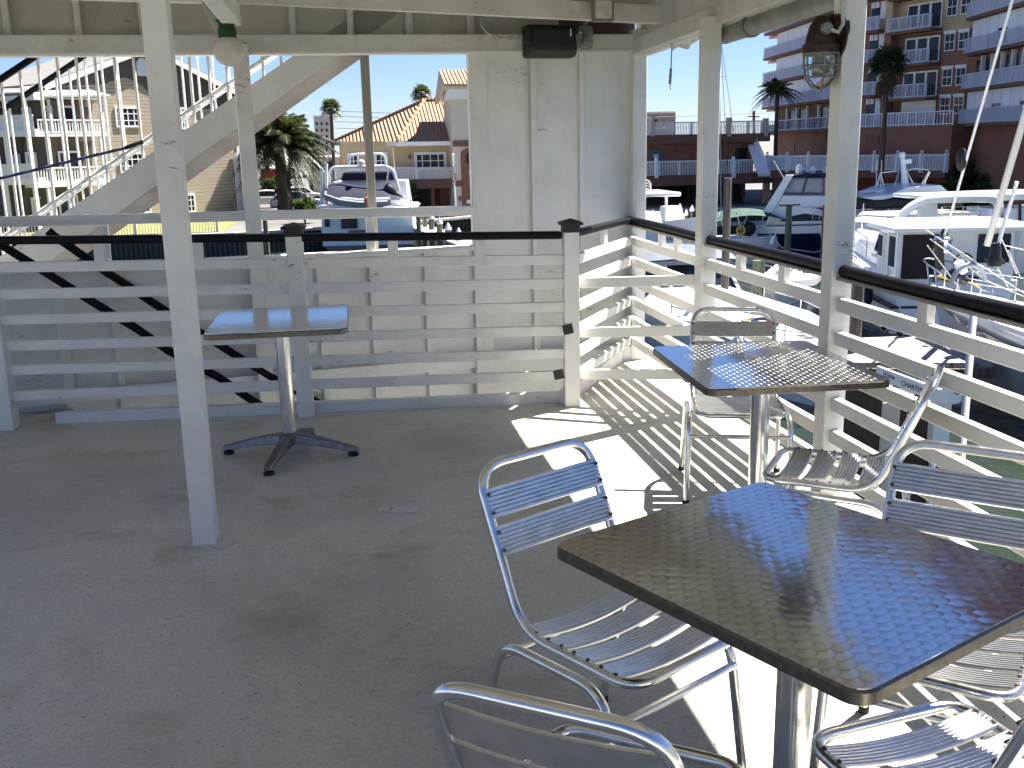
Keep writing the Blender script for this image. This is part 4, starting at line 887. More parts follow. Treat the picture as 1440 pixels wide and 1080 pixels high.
def picket(W, x0, ya0, yb0, x1, ya1, yb1, d, n, root, mat='trim', name='railing', th=.025, every=0):
    a, z1 = W.sz(x0, ya0); _, z0 = W.sz(x0, yb0); b, w1 = W.sz(x1, ya1); _, w0 = W.sz(x1, yb1); mb = MB()
    A0, A1, B0, B1 = W.at(a, z0, d), W.at(a, z1, d), W.at(b, w0, d), W.at(b, w1, d)
    mb.beam(A1, B1, .07, .09); mb.beam(A0 + Vector((0, 0, .1)), B0 + Vector((0, 0, .1)), .06, .07)
    for k in range(n + 1):
        t = k / n; p = A0.lerp(B0, t); q = A1.lerp(B1, t); e = th * (2.6 if every and k % every == 0 else 1); mb.box(p.x - e, p.x + e, p.y - e, p.y + e, p.z + .05, q.z)
    return mb.build(name, M[mat], root, smooth=0)
picket(WC, 858, 228, 248, 1075, 223.5, 246.5, 2.5, 96, hC, every=12); picket(WC, 858, 174.5, 192, 1070, 170.5, 191, 1.2, 96, hC, every=12); 
for x, y in ((910, 164), (1016.5, 166), (1067.5, 167)):
    pb('roof_post', WC, x - 2.2, y, x + 2.2, 192, 1.0, 1.5, M['pinkcap'], hC)
for x, y in ((909, 221), (1014, 219.5), (1066, 218), (1078, 217.5), (1089, 217)):
    mb = MB(); WC.pbox(mb, x - 1.8, y + 4, x + 1.8, 249, 2.35, 2.8); a, z = WC.sz(x, y + 2.5); mb.ball(WC.at(a, z, 2.6), .16, 8, 6); mb.build('walkway_post', M['shutter'], hC, smooth=0)
mb = MB(); mb.beam(AT(1060, 205, 79), AT(1075, 246, 75), .9, .25); mb.beam(AT(1063, 197, 79), AT(1078, 232, 75), .06, .5); mb.build('outside_stair', M['shutter'], hC, smooth=0)
# roof level planting
# ------------------------------------------------------------------ condominium
hD = thing('condominium', 'tall terracotta and cream condominium in shade with white shutters and balconies', 'apartment building', (45, 76, ZG))
B0 = AT(1215, 200, 77); vB = Vector((B0.x, B0.y))
uL = Vector((.12, 1)).normalized(); uC = Vector((.35, -1)).normalized(); uR = Vector((-.20, -1)).normalized()
def along(p, u, px, py=200):
    q = PV(px, py, p, p + u); return Vector((q.x, q.y))
vA = along(vB, uL, 1092); vD = along(vB, uC, 1363); vE = vD + uR * 14
WL, WM, WR = Wall(vA, vB), Wall(vB, vD), Wall(vD, vE)
ZT = 34.0
mb = MB(); mb.extr([(v.x, v.y, ZG) for v in (vA, vB, vD, vE)] + [(vE.x + 22, vE.y, ZG), (vA.x + 25, vA.y, ZG)], (0, 0, ZT - ZG)); mb.build('core', M['terra'], hD, smooth=0)
def bx(name, W, x0, y0, x1, y1, d0, d1, mat): return pb(name, W, x0, y0, x1, y1, d0, d1, M[mat], hD)
zf = [WM.sz(1262, y)[1] for y in (178, 140.5, 94, 48, 1)]; zf.append(zf[-1] * 2 - zf[-2]); zf.append(zf[-1] * 2 - zf[-2])
st_ = zf[3] - zf[2]
# cream upper storeys on the middle wall
a1 = WM.len
mb = MB(); WM.box(mb, 0, a1, zf[3] - .2, ZT, 0, .04); mb.build('cream_wall', M['ochre'], hD, smooth=0)
sA = WM.sz(1264, 60)[0]; sB = WM.sz(1324, 60)[0]; sP = WM.sz(1255, 60)[0]
while len(zf) < 12: zf.append(zf[-1] + st_)
for k in range(10):
    z0 = zf[k]; z1 = z0 + st_
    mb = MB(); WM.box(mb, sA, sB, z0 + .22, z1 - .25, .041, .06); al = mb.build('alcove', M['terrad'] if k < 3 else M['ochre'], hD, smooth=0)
    mb = MB(); WM.box(mb, sA + .7, sB - .06, z0 + .1, z0 + 1.95, .062, .10); b_ = mb.build('patio_door', M['trim'], hD, smooth=0)
    if k:
        mb = MB(); n = 3; wv = (sB - .06 - sA - .7) / n
        for q in range(n): WM.box(mb, sA + .7 + q * wv + .12, sA + .7 + (q + 1) * wv - .1, z0 + .2, z0 + 1.82, .09, .12)
        mb.build('pane', M['glass'], b_, smooth=0)
    mb = MB(); WM.box(mb, sA - .15, sB + .05, z0 - .16, z0 + .04, .0, 1.3); sl = mb.build('balcony', M['terrad'], hD, smooth=0)
    mb = MB(); h_ = .95; WM.box(mb, sA - .1, sB, z0 + h_, z0 + h_ + .07, 1.18, 1.26); WM.box(mb, sA - .1, sB, z0 + .1, z0 + .17, 1.18, 1.26); n = 30
    for q in range(n + 1): s = sA - .1 + (sB - sA + .1) * q / n; e = .05 if q % 8 == 0 else .02; WM.box(mb, s - e, s + e, z0 + .04, z0 + h_, 1.2, 1.24)
    mb.build('balcony_railing', M['railgrey'], sl, smooth=0)
    for x0, x1 in ((1327, 1341), (1346, 1360)):
        a0 = WM.sz(x0, 100)[0]; a2 = WM.sz(x1, 100)[0]
        mb = MB(); WM.box(mb, a0, a2, z0 + .75, z0 + 2.05, .045, .12); WM.box(mb, a0 - .06, a2 + .06, z0 + 1.95, z0 + 2.15, .045, .2); f_ = mb.build('window', M['trim'], hD, smooth=0)
        m_ = (a0 + a2) / 2; mb = MB()
        for za, zb in ((z0 + .83, z0 + 1.34), (z0 + 1.4, z0 + 1.9)): WM.box(mb, a0 + .07, m_ - .025, za, zb, .1, .135); WM.box(mb, m_ + .025, a2 - .07, za, zb, .1, .135)
        mb.build('pane', M['glass'], f_, smooth=0)
mb = MB(); WM.box(mb, sP - .2, sA - .16, zf[0] - 1, zf[3], .05, .7); mb.build('pilaster', M['terra'], hD, smooth=0)
mb = MB(); WM.box(mb, sP - .2, sA - .16, zf[3], ZT, .05, .7); mb.build('pilaster', M['ochre'], hD, smooth=0)
def slabrow(W, a0, a1, z, d, railh=.95, n=40, cant=1.2):
    mb = MB(); W.box(mb, a0, a1, z - .16, z + .04, .0, cant); sl = mb.build('balcony', M['terrad'], hD, smooth=0)
    mb = MB(); W.box(mb, a0, a1, z + railh, z + railh + .07, cant - .1, cant - .03); W.box(mb, a0, a1, z + .08, z + .14, cant - .1, cant - .03)
    for q in range(n + 1): s = a0 + (a1 - a0) * q / n; e = .05 if q % 7 == 0 else .022; W.box(mb, s - e, s + e, z + .04, z + railh, cant - .09, cant - .04)
    W.box(mb, a0 + .02, a1 - .02, z + .15, z + railh - .03, cant - .14, cant - .125) if d else None
    mb.build('balcony_railing', M['railgrey'], sl, smooth=0)
def shutters(W, a0, a1, z0, z1, d, n, gaps=()):
    w_ = (a1 - a0) / n; mb = MB()
    for q in range(n):
        if q in gaps: mg = MB(); W.box(mg, a0 + q * w_ + .05, a0 + (q + 1) * w_ - .05, z0, z1 - .9, d - .1, d - .02); mg.build('window', M['glass'], hD, smooth=0)
        W.box(mb, a0 + q * w_ + .035, a0 + (q + 1) * w_ - .035, z1 - .9 if q in gaps else z0, z1, d, d + .06)
    o = mb.build('shutters', M['shutter'], hD, smooth=0)
lo, hi = 0.0, WL.len
for k in range(11):
    z0 = zf[0] + st_ * k; slabrow(WL, -1.6, hi - .8, z0, k in (1, 2, 3), n=44)
    if k: shutters(WL, .8, hi - 1.0, z0 + .05, z0 + st_ - .2, .5, 12, (7, 8) if k % 2 else (10, 11))
    else:
        for q in range(7):
            a0 = .9 + q * (hi - 2) / 7; mb = MB(); WL.box(mb, a0, a0 + (hi - 2) / 7 - .35, z0 + .1, z0 + st_ - .5, .02, .08); mb.build('window', M['glass'] if q % 3 else M['terrad'], hD, smooth=0)
            mb = MB(); WL.box(mb, a0 - .3, a0 - .05, z0 + .05, z0 + st_ - .2, .02, .3); mb.build('pillar', M['trim'], hD, smooth=0)
    mb = MB(); WL.box(mb, -2.6, .0, z0 - .36, z0 - .2, -2.2, .4); sl = mb.build('balcony', M['pinkcap'], hD, smooth=0)
    mb = MB(); WL.box(mb, -2.6, -.0, z0 + .62, z0 + .7, .3, .38); n = 14
    for q in range(n + 1): s = -2.6 + 2.6 * q / n; WL.box(mb, s - .03, s + .03, z0 - .2, z0 + .66, .31, .37)
    mb.build('balcony_railing', M['railgrey'], sl, smooth=0)
    # left bay of the middle wall
    slabrow(WM, .05, sP - .35, z0, False, n=16)
    mb = MB(); WM.box(mb, .1, sP - 1.3, z0 + .1, z0 + 1.75, .05, .1); mb.build('window', M['glass'], hD, smooth=0)
    shutters(WM, .1, sP - 1.3, z0 + 1.75, z0 + st_ - .2, .1, 2); shutters(WM, sP - 1.2, sP - .3, z0 + (.9 if k % 2 else .05), z0 + st_ - .2, .12, 1)
    # right wall
    slabrow(WR, .0, 13, z0, k in (0, 1, 3), n=60, cant=.9)
    if k % 2 == 0: shutters(WR, .15, 12.5, z0 + .05, z0 + st_ - .2, .4, 9, (3, 6))
    else:
        for q in range(8):
            a0 = .3 + q * 1.55; mb = MB(); WR.box(mb, a0, a0 + 1.2, z0 + .1, z0 + 1.9, .02, .08); mb.build('window', M['glass'] if q % 3 != 2 else M['terrad'], hD, smooth=0)
            mb = MB(); WR.box(mb, a0 + 1.25, a0 + 1.42, z0 + .05, z0 + st_ - .2, .02, .3); mb.build('pillar', M['trim'], hD, smooth=0)
# terrace railing along the first floor and the lower podium
a = WM.sz(1222, 178)[0]; mb = MB(); WM.box(mb, a, WM.len + .2, zf[0] - 6, zf[0] - .05, .0, 2.2); mb.build('podium', M['terra'], hD, smooth=0)
mb = MB(); z0 = zf[0] - .04; WM.box(mb, a, WM.len + .1, z0 + .95, z0 + 1.02, 2.02, 2.1); WM.box(mb, a, WM.len + .1, z0 + .08, z0 + .14, 2.02, 2.1)
for q in range(37): s = a + (WM.len + .1 - a) * q / 36; e = .05 if q % 3 == 0 else .02; WM.box(mb, s - e, s + e, z0, z0 + .96, 2.03, 2.08)
mb.build('terrace_railing', M['shutter'], hD, smooth=0)
for px, py in ((1258, 195), (1115, 208)):
    W = WM if px > 1200 else WL; s, z = W.sz(px, py); mb = MB(); W.box(mb, s - .7, s + .5, z - .35, z + .35, 2.2 if W is WM else .0, 2.3 if W is WM else .06); mb.build('wall_emblem', M['door'], hD, smooth=0)
# raised walkway in front of the condominium
wk = thing('raised_walkway', 'raised walkway with white picket railing and finial posts in front of the condominium', 'walkway', tuple(AT(1200, 250, 70)))
p0 = AT(1078, 247, 76.5); p1 = AT(1330, 233, 66); p0.z = p1.z = (p0.z + p1.z) / 2; d = p1 - p0
mb = MB(); nn = Vector((d.y, -d.x, 0)).normalized(); mb.extr([p0, p1, p1 - nn * 4, p0 - nn * 4], (0, 0, -.5)); mb.build('slab', M['terrad'], wk, smooth=0)
mb = MB(); h_ = 1.1; up = Vector((0, 0, 1)); mb.beam(p0 + up * h_, p1 + up * h_, .07, .09); mb.beam(p0 + up * .1, p1 + up * .1, .06, .07)
for k in range(100): p = p0.lerp(p1, k / 99); mb.box(p.x - .03, p.x + .03, p.y - .03, p.y + .03, p.z + .05, p.z + h_)
mb.build('pickets', M['shutter'], wk, smooth=0)
for k in range(9):
    p = p0.lerp(p1, k / 8); mb = MB(); mb.box(p.x - .12, p.x + .12, p.y - .12, p.y + .12, p.z - .1, p.z + h_ + .12); mb.ball((p.x, p.y, p.z + h_ + .25), .11, 8, 6); mb.build('post', M['shutter'], wk, smooth=0)
for k in range(5):
    p = p0.lerp(p1, (k + .5) / 5); mb = MB(); mb.box(p.x - .25, p.x + .25, p.y + .6, p.y + 1.1, ZG, p.z - .5); mb.build('pillar', M['terrad'], wk, smooth=0)
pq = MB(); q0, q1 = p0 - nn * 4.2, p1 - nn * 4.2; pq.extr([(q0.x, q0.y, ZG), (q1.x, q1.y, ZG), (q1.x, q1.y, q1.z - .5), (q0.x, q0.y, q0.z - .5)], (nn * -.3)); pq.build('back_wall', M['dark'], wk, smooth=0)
# power lines
for i, (ya, yb) in enumerate(((156, 160), (163.5, 166), (171, 173.5), (180, 182))):
    o = thing('power_line', 'thin power line crossing the sky beside the tan post', 'power line', tuple(AT(500, ya, 120)), 'power lines above the tiled roof'); mb = MB(); mb.tube([AT(470, ya, 120), AT(540, (ya + yb) / 2 + .8, 120), AT(640, yb, 120)], .03, 4); mb.build('wire', M['wire'], o)
for i, (ya, yb) in enumerate(((166, 158), (181, 176))):
    o = thing('power_line', 'thin power line above the roof rail of the terracotta building', 'power line', tuple(AT(950, ya, 110)), 'power lines above the terracotta roof'); mb = MB(); mb.tube([AT(890, ya, 110), AT(970, (ya + yb) / 2 + 1, 110), AT(1100, yb, 110)], .028, 4); mb.build('wire', M['wire'], o)
up_ = thing('utility_pole', 'dark utility pole rising behind the terracotta roof railing', 'utility pole', tuple(AT(1060, 190, 110))); mb = MB(); mb.tube([AT(1060, 230, 110), AT(1060, 156, 110)], .16, 8); mb.beam(AT(1052, 164, 110), AT(1068, 164, 110), .1, .12); mb.build('pole', M['pile'], up_)
# ------------------------------------------------------------------ palms, shrubs
def frond(mb, o, az, el, L, droop, lw, nl, rnd):
    d = Vector((math.cos(az) * math.cos(el), math.sin(az) * math.cos(el), math.sin(el))); side = Vector((-math.sin(az), math.cos(az), 0)); P = []
    n = 9
    for i in range(n + 1):
        t = i / n; P.append(o + d * (L * t) + Vector((0, 0, -droop * L * t * t)))
    mb.tube(P, [max(.006, .028 * L / 3 * (1 - i / (n + 1))) for i in range(n + 1)], 4, caps=False)
    for i in range(nl):
        t = .12 + .88 * i / nl; k = min(n - 1, int(t * n)); f = t * n - k; p = P[k].lerp(P[k + 1], f); tg = (P[k + 1] - P[k]).normalized()
        ll = lw * (math.sin(PI * min(1, .15 + t * .85)) ** .6) * (.8 + .4 * rnd.random())
        for sgn in (-1, 1):
            v = (side * sgn * .85 + tg * .75 + Vector((0, 0, -.25 - .35 * rnd.random()))).normalized(); w = tg * (ll * .055 + .012)
            q = p + v * ll * .55 + Vector((0, 0, .02)); e = p + v * ll + Vector((0, 0, -.25 * ll))
            mb.add([p - w, p + w, q + w * .9, e, q - w * .9], [(0, 1, 2, 3, 4)])
def date_palm(label, base, topz, tr, L, nf, seed, name='date_palm', cat='palm tree', lean=(0, 0), dead=14, droop=(.35, .75), els=(-.35, 1.25)):
    rnd = random.Random(seed); r = thing(name, label, cat, tuple(base)); top = Vector((base[0] + lean[0], base[1] + lean[1], topz))
    n = 10; path = [Vector(base).lerp(top, i / n) + Vector((.04 * rnd.random(), 0, 0)) for i in range(n + 1)]
    mb = MB(); mb.tube(path, [tr * (1.12 - .12 * i / n + .06 * (i % 2)) for i in range(n + 1)], 12)
    if tr > .25:
        for i in range(90):
            t = .1 + .9 * rnd.random(); a = rnd.random() * 6.28; p = Vector(base).lerp(top, t) + Vector((math.cos(a), math.sin(a), 0)) * tr * 1.0; q = p + Vector((math.cos(a) * .22, math.sin(a) * .22, .25)); mb.beam(p, q, .14, .08)
    mb.build('trunk', M['bark'], r)
    mb = MB()
    for i in range(nf):
        az = i * 2.39996 + rnd.random() * .3; t = i / nf; el = els[0] + (els[1] - els[0]) * t + rnd.uniform(-.12, .12)
        frond(mb, top + Vector((math.cos(az), math.sin(az), 0)) * tr * .5, az, el, L * rnd.uniform(.85, 1.1), droop[0] + (droop[1] - droop[0]) * (1 - t) * rnd.uniform(.7, 1.2) if True else 0, L * .15, 34, rnd)
    mb.build('crown', M['palm'], r, smooth=0, fix=False)
    if dead:
        mb = MB()
        for i in range(dead):
            az = rnd.random() * 6.28; frond(mb, top - Vector((0, 0, .3)), az, -.9 + rnd.random() * .4, L * .6, .35, L * .12, 14, rnd)
        mb.build('dry_fronds', M['palmdry'], r, smooth=0, fix=False)
    return r
def fan_palm(label, base, topz, tr, R, nf, seed, skirt=0, lean=(0, 0)):
    rnd = random.Random(seed); r = thing('fan_palm', label, 'palm tree', tuple(base)); top = Vector((base[0] + lean[0], base[1] + lean[1], topz)); n = 8
    mb = MB(); mb.tube([Vector(base).lerp(top, i / n) + Vector((lean[0] * .3 * math.sin(i / n * PI), 0, 0)) for i in range(n + 1)], [tr * (1.15 - .3 * i / n) for i in range(n + 1)], 10); mb.build('trunk', M['bark'], r)
    def fan(mb, o, d, Rf, nb):
        d = d.normalized(); s = d.cross(Vector((0, 0, 1))); s = s.normalized() if s.length > .01 else Vector((1, 0, 0)); c = o + d * Rf * .5; mb.tube([o, c], [.02, .012], 4, caps=False)
        for k in range(nb):
            a = -2.0 + 4.0 * k / (nb - 1); v = d * math.cos(a) + s * math.sin(a); e = c + v * Rf * (.6 + .1 * rnd.random()) + Vector((0, 0, -.22 * Rf * rnd.random() - .1 * Rf)); w = (s * math.cos(a) - d * math.sin(a)) * Rf * .05; m = c + v * Rf * .35
            mb.add([c, m + w, e, m - w], [(0, 1, 2, 3)])
    mb = MB()
    for i in range(nf):
        az = i * 2.39996; t = i / nf; el = -.5 + 1.9 * t; fan(mb, top, Vector((math.cos(az) * math.cos(el), math.sin(az) * math.cos(el), math.sin(el))), R * rnd.uniform(.85, 1.1), 13)
    mb.build('crown', M['palm'], r, smooth=0, fix=False)
    if skirt:
        mb = MB()
        for i in range(skirt):
            az = rnd.random() * 6.28; fan(mb, top + Vector((0, 0, -.2 - .9 * rnd.random())), Vector((math.cos(az) * .45, math.sin(az) * .45, -1)), R * .75, 9)
        mb.build('dead_skirt', M['palmdry'], r, smooth=0, fix=False)
    return r
g = G(401, 297, ZG); k_ = g.y / F
date_palm('stout date palm with a full arching crown on the shore behind the moored trawler', (g.x, g.y, ZG), AT(402, 204, g.y).z, .55, 84 * k_, 96, 4, dead=8, droop=(.42, .95), els=(-.3, 1.4))
y = 96; b = AT(472, 272, y); fan_palm('slim fan palm with a small crown beside the distant tan tower', (b.x, b.y, ZG), AT(470, 154, y).z, .16, 1.1, 30, 5)
y = 112; b = AT(598, 270, y); fan_palm('fan palm whose crown peeks over the clay tiled roof', (b.x, b.y, ZG), AT(597, 134, y).z, .2, 1.25, 34, 6)
y = 88; b = AT(1088, 270, y); date_palm('feathery palm with drooping fronds at the left end of the condominium', (b.x, b.y, ZG), AT(1082, 128, y).z, .16, 2.3, 34, 7, name='coconut_palm', dead=0, droop=(.45, .8), els=(-.2, 1.2))
y = 66; b = AT(1238, 265, y); fan_palm('tall fan palm with a shaggy dead skirt in front of the condominium', (b.x, b.y, ZG), AT(1229, 92, y).z, .17, 1.45, 46, 8, skirt=26)
def shrub(label, c, rx, rz, n, seed, lw=.35, mat='bush', name='shrub', cat='shrub'):
    rnd = random.Random(seed); r = thing(name, label, cat, (c[0], c[1], ZG)); mb = MB()
    for i in range(5):
        a = rnd.random() * 6.28; mb.tube([(c[0], c[1], ZG), (c[0] + math.cos(a) * rx * .4, c[1] + math.sin(a) * rx * .4, c[2])], [.05, .02], 5)
    mb.build('stem', M['bark'], r); mb = MB()
    for i in range(n):
        v = Vector((rnd.gauss(0, 1), rnd.gauss(0, 1), rnd.gauss(0, 1))).normalized() * (rnd.random() ** .4); b_ = .75 + .35 * math.sin(v.x * 5 + seed) * math.cos(v.z * 4 + v.y * 3)
        p = Vector(c) + Vector((v.x * rx * b_, v.y * rx * b_, v.z * rz * b_)); a = Vector((rnd.gauss(0, 1), rnd.gauss(0, 1), rnd.gauss(0, .6))).normalized() * lw; w = a.cross(Vector((rnd.random(), rnd.random(), rnd.random()))).normalized() * lw * .3
        mb.add([p - a, p + w, p + a, p - w], [(0, 1, 2, 3)])
    mb.build('foliage', M[mat], r, smooth=0, fix=False); return r
c = AT(1356, 252, 67); date_palm('dark bushy palm clump beside the lower wall of the condominium', (c.x, c.y, ZG), c.z - .6, .2, 2.6, 60, 9, name='palm_clump', cat='palm', dead=0, droop=(.2, .7), els=(-.5, 1.4))
for x, y0, r_, Y, s_ in ((572, 268, .8, 74, 1), (382, 262, 1.5, 108, 2), (428, 292, .9, 72, 3), (1340, 275, 1.6, 64.5, 5), (1395, 270, 1.7, 64.5, 6)):
    c = AT(x, y0, Y)
    shrub({1: 'clipped green shrub under the balcony of the yellow building', 2: 'dark hedge in front of the coral awning house', 3: 'low shrub at the foot of the stout date palm', 5: 'dark shrub left of the palm clump by the podium wall', 6: 'dark shrub right of the palm clump by the podium wall'}[s_], (c.x, c.y, c.z), r_, r_ * .75, 900, s_)
# ------------------------------------------------------------------ parked cars
def make_car(label, paint):
    r = thing('parked_car', label, 'car', (0, 0, 0), 'cars parked on the far shore'); w = .9
    prof = [(-2.2, .35), (-2.25, .75), (-2.05, .98), (-1.2, 1.02), (1.1, .98), (2.05, .82), (2.2, .6), (2.2, .35)]
    mb = MB(); mb.loft([[(x, -w + .02, z) for x, z in prof], [(x, w - .02, z) for x, z in prof]]); mb.build('body', paint, r, bevel=.08, seg=3)
    cab = [(-1.95, .98), (-1.55, 1.48), (-.2, 1.56), (.45, 1.5), (1.15, .98)]
    mb = MB(); mb.loft([[(x, -w + .08 + (.14 if z > 1.1 else 0), z) for x, z in cab], [(x, w - .08 - (.14 if z > 1.1 else 0), z) for x, z in cab]]); mb.build('cabin', paint, r, bevel=.05)
    mb = MB(); g_ = [(-1.7, 1.05), (-1.42, 1.4), (-.2, 1.46), (.38, 1.42), (.9, 1.05)]
    for sg in (-1, 1): mb.extr([(x, sg * (w - .1 - (.12 if z > 1.2 else 0)), z) for x, z in g_], (0, sg * .04, 0))
    mb.build('side_glass', M['glass'], r, smooth=0); mb = MB(); mb.add([(1.13, -.7, 1.03), (1.13, .7, 1.03), (.52, .6, 1.49), (.52, -.6, 1.49)], [(0, 1, 2, 3)]); mb.build('windscreen', M['glass'], r, smooth=0)
    for x in (-1.35, 1.35):
        for sg in (-1, 1):
            mb = MB(); mb.lathe([(.1, -.11), (.33, -.11), (.34, -.05), (.34, .05), (.33, .11), (.1, .11)], (x, sg * .82, .34), 18, axis='y'); wh = mb.build('wheel', M['rubber'], r); mb = MB(); mb.lathe([(.2, -.12), (.2, .12)], (x, sg * .82, .34), 12, axis='y'); mb.build('rim', M['cars'], wh)
    mb = MB()
    for sg in (-.6, .6):
        mb = MB(); mb.box(2.1, 2.22, sg - .18, sg + .18, .62, .76); mb.build('headlight', M['trim'], r, bevel=.03)
    return r
CARS = [(380, 290, 93, .15, 'carw', 'white car parked left of the stout palm trunk'), (424, 281, 99, .1, 'carw', 'white car parked in the back row right of the palm trunk'), (418, 291, 88, .1, 'cars', 'silver grey car parked in front, right of the palm trunk'), (600, 279, 96, .3, 'carw', 'white car in the open garage under the yellow building'), (622, 283, 90, 1.2, 'carb', 'dark car in the open garage under the yellow building')]
for x, y0, Y, rz, pt, lb in CARS:
    c = make_car(lb, M[pt]); g = AT(x, y0, Y); c.location = (g.x, g.y, ZG + .02); c.rotation_euler.z = rz
# ------------------------------------------------------------------ boats
def hull(name, Ps, Pb, beam, zs, zb, mat, root, f0=-.3, f1=1.0, out=0.0, p=2.4, wlk=.82, over=.10, n=16, zw=ZW, bev=0, deckin=True, stern=1.0):
    Ps = Vector((Ps[0], Ps[1])); Pb = Vector((Pb[0], Pb[1])); d = Pb - Ps; L = d.length; u = d.normalized(); nn = Vector((-u.y, u.x)); rings = []
    for i in range(n + 1):
        t = i / n; hs = beam / 2 * (1 - max(0, (t - .3) / .7) ** p) * (stern + (1 - stern) * min(1, t / .25)); hs = max(hs, .03); zt = zs + (zb - zs) * t ** 1.6; q = []
        for f, sg in ((f1, -1), (f0, -1), (f0, 1), (f1, 1)):
            g_ = max(f, 0); z = zw + (zt - zw) * f; h = hs * (wlk + (1 - wlk) * min(1, g_ ** .7)) * (1 if f >= 0 else .7) + out
            s = t * L * (1 - over * (1 - min(1, g_)) * t ** 2) + (out if t == 1 else (-out if t == 0 else 0))
            c = Ps + u * s + nn * h * sg; q.append((c.x, c.y, z))
        rings.append(q)
    mb = MB(); mb.loft(rings); return mb.build(name, mat, root, smooth=35)
def frame(Ps, Pb):   # local frame: a along, b to port, z
    Ps = Vector((Ps[0], Ps[1])); u = (Vector((Pb[0], Pb[1])) - Ps).normalized(); nn = Vector((-u.y, u.x))
    return lambda a, b, z: Vector((Ps.x + u.x * a + nn.x * b, Ps.y + u.y * a + nn.y * b, z))
def house(name, fr_, a0, a1, b, z0, z1, mat, root, rf=.5, ra=.2, tb=.12, bev=.05):   # cabin with raked front / back and tumblehome
    mb = MB(); mb.hexa([fr_(a0, -b, z0), fr_(a1, -b, z0), fr_(a1, b, z0), fr_(a0, b, z0), fr_(a0 + ra, -b + tb, z1), fr_(a1 - rf, -b + tb, z1), fr_(a1 - rf, b - tb, z1), fr_(a0 + ra, b - tb, z1)])
    return mb.build(name, mat, root, bevel=bev, seg=3)
def pipe(name, pts, r, mat, root, seg=6, closed=False): mb = MB(); mb.tube(pts, r, seg, closed=closed); return mb.build(name, mat, root)
def rails(name, fr_, pts, h, r, mat, root, nst=1):
    mb = MB(); top = [fr_(a, b, z + h) for a, b, z in pts]; mb.tube(top, r, 6); mb.tube([fr_(a, b, z + h * .5) for a, b, z in pts], r * .7, 5)
    for a, b, z in pts[::nst]: mb.tube([fr_(a, b, z), fr_(a, b, z + h)], r * .8, 5)
    return mb.build(name, mat, root)
def text3(name, body, P, ux, uz, h, mat, root):
    cu = bpy.data.curves.new(name, 'FONT'); cu.body = body; cu.size = h * 1.35; cu.extrude = .003; cu.align_x = 'CENTER'
    o = bpy.data.objects.new(name, cu); ux = Vector(ux).normalized(); uz = Vector(uz).normalized(); n = ux.cross(uz)
    dg = bpy.context.evaluated_depsgraph_get(); COL.objects.link(o); dg.update(); me = bpy.data.meshes.new_from_object(o.evaluated_get(dg)); COL.objects.unlink(o); bpy.data.objects.remove(o)
    me.transform(Matrix((ux, uz, n)).transposed().to_4x4()); me.transform(Matrix.Translation(P)); me.materials.clear(); me.materials.append(mat)
    q = bpy.data.objects.new(name, me); COL.objects.link(q); q.parent = root
    if root.parent is None: q.location = -root.location
    return q
# --- trawler yacht with dinghy on its stern (left)
g0 = G(452, 351, ZW); YT = 62.5; xa, xb = AT(452, 340, YT).x, AT(583, 340, YT).x; xm = (xa + xb) / 2; bw = xb - xa
tr = thing('trawler_yacht', 'white trawler yacht seen from its square stern with a navy waterline stripe', 'boat', (xm, YT, ZW))
Ps, Pb = (xm, YT), (xm + 1.5, YT + 11); q = frame(Ps, Pb); zt = AT(515, 297, YT).z
hull('hull', Ps, Pb, bw, zt - .9, zt - .2, M['gelb'], tr, f0=.28, wlk=.97, stern=1.0); hull('stripe', Ps, Pb, bw, zt - .9, zt - .2, M['navy'], tr, f0=-.2, f1=.28, wlk=.965)
house('cabin', q, .02, 8, bw / 2 - .02, zt - 1.2, zt, M['gelb'], tr, rf=1.2, ra=0, tb=.05, bev=.04)
mb = MB(); mb.hexa([q(-.5, -bw / 2 - .1, zt), q(7, -bw / 2 - .1, zt), q(7, bw / 2 + .1, zt), q(-.5, bw / 2 + .1, zt), q(-.4, -bw / 2 + .1, zt + .14), q(7, -bw / 2 + .1, zt + .14), q(7, bw / 2 - .1, zt + .14), q(-.4, bw / 2 - .1, zt + .14)]); mb.build('upper_deck', M['gel'], tr, bevel=.03)
WT = Wall((xa, YT), (xb, YT))
for x0, y0, x1, y1, m_ in ((479, 303, 503, 321, 'glass'), (527, 302, 544, 320, 'glass'), (456, 303, 464, 319, 'glass'), (563, 302, 571, 320, 'glass')):
    mb = MB(); WT.pbox(mb, x0, y0, x1, y1, .0, .05); mb.build('stern_window', M[m_], tr, bevel=.03)
mb = MB(); WT.pbox(mb, 516, 300, 518, 326, .0, .06); WT.pbox(mb, 536, 300, 538, 330, .05, .09); mb.build('door_trim', M['navy'], tr, smooth=0)
mb = MB(); WT.pbox(mb, 490, 324, 524, 326.5, 0, .08); mb.build('bumper', M['navy'], tr, smooth=0)
pipe('radar_arch', fillet([AT(462, 262, YT + .6), AT(464, 240, YT + .6), AT(470, 235, YT + .6), AT(543, 233.5, YT + .6), AT(553, 239, YT + .6), AT(561, 268, YT + .6)], .5), .09, M['gel'], tr, 8)
pipe('arch_brace', [AT(547, 235, YT + .6), AT(544, 256, YT + .6)], .05, M['gel'], tr)
house('flybridge', q, 2.2, 6, bw / 2 - .4, zt + .1, zt + 1.7, M['gel'], tr, rf=1.0, ra=.3)
mb = MB(); mb.hexa([q(1.8, -1.7, zt + 1.75), q(4.2, -1.7, zt + 1.75), q(4.2, 1.7, zt + 1.75), q(1.8, 1.7, zt + 1.75), q(1.9, -1.5, zt + 2.3), q(4, -1.5, zt + 2.3), q(4, 1.5, zt + 2.3), q(1.9, 1.5, zt + 2.3)]); mb.build('canvas_cover', M['canvas'], tr, bevel=.12, seg=3)
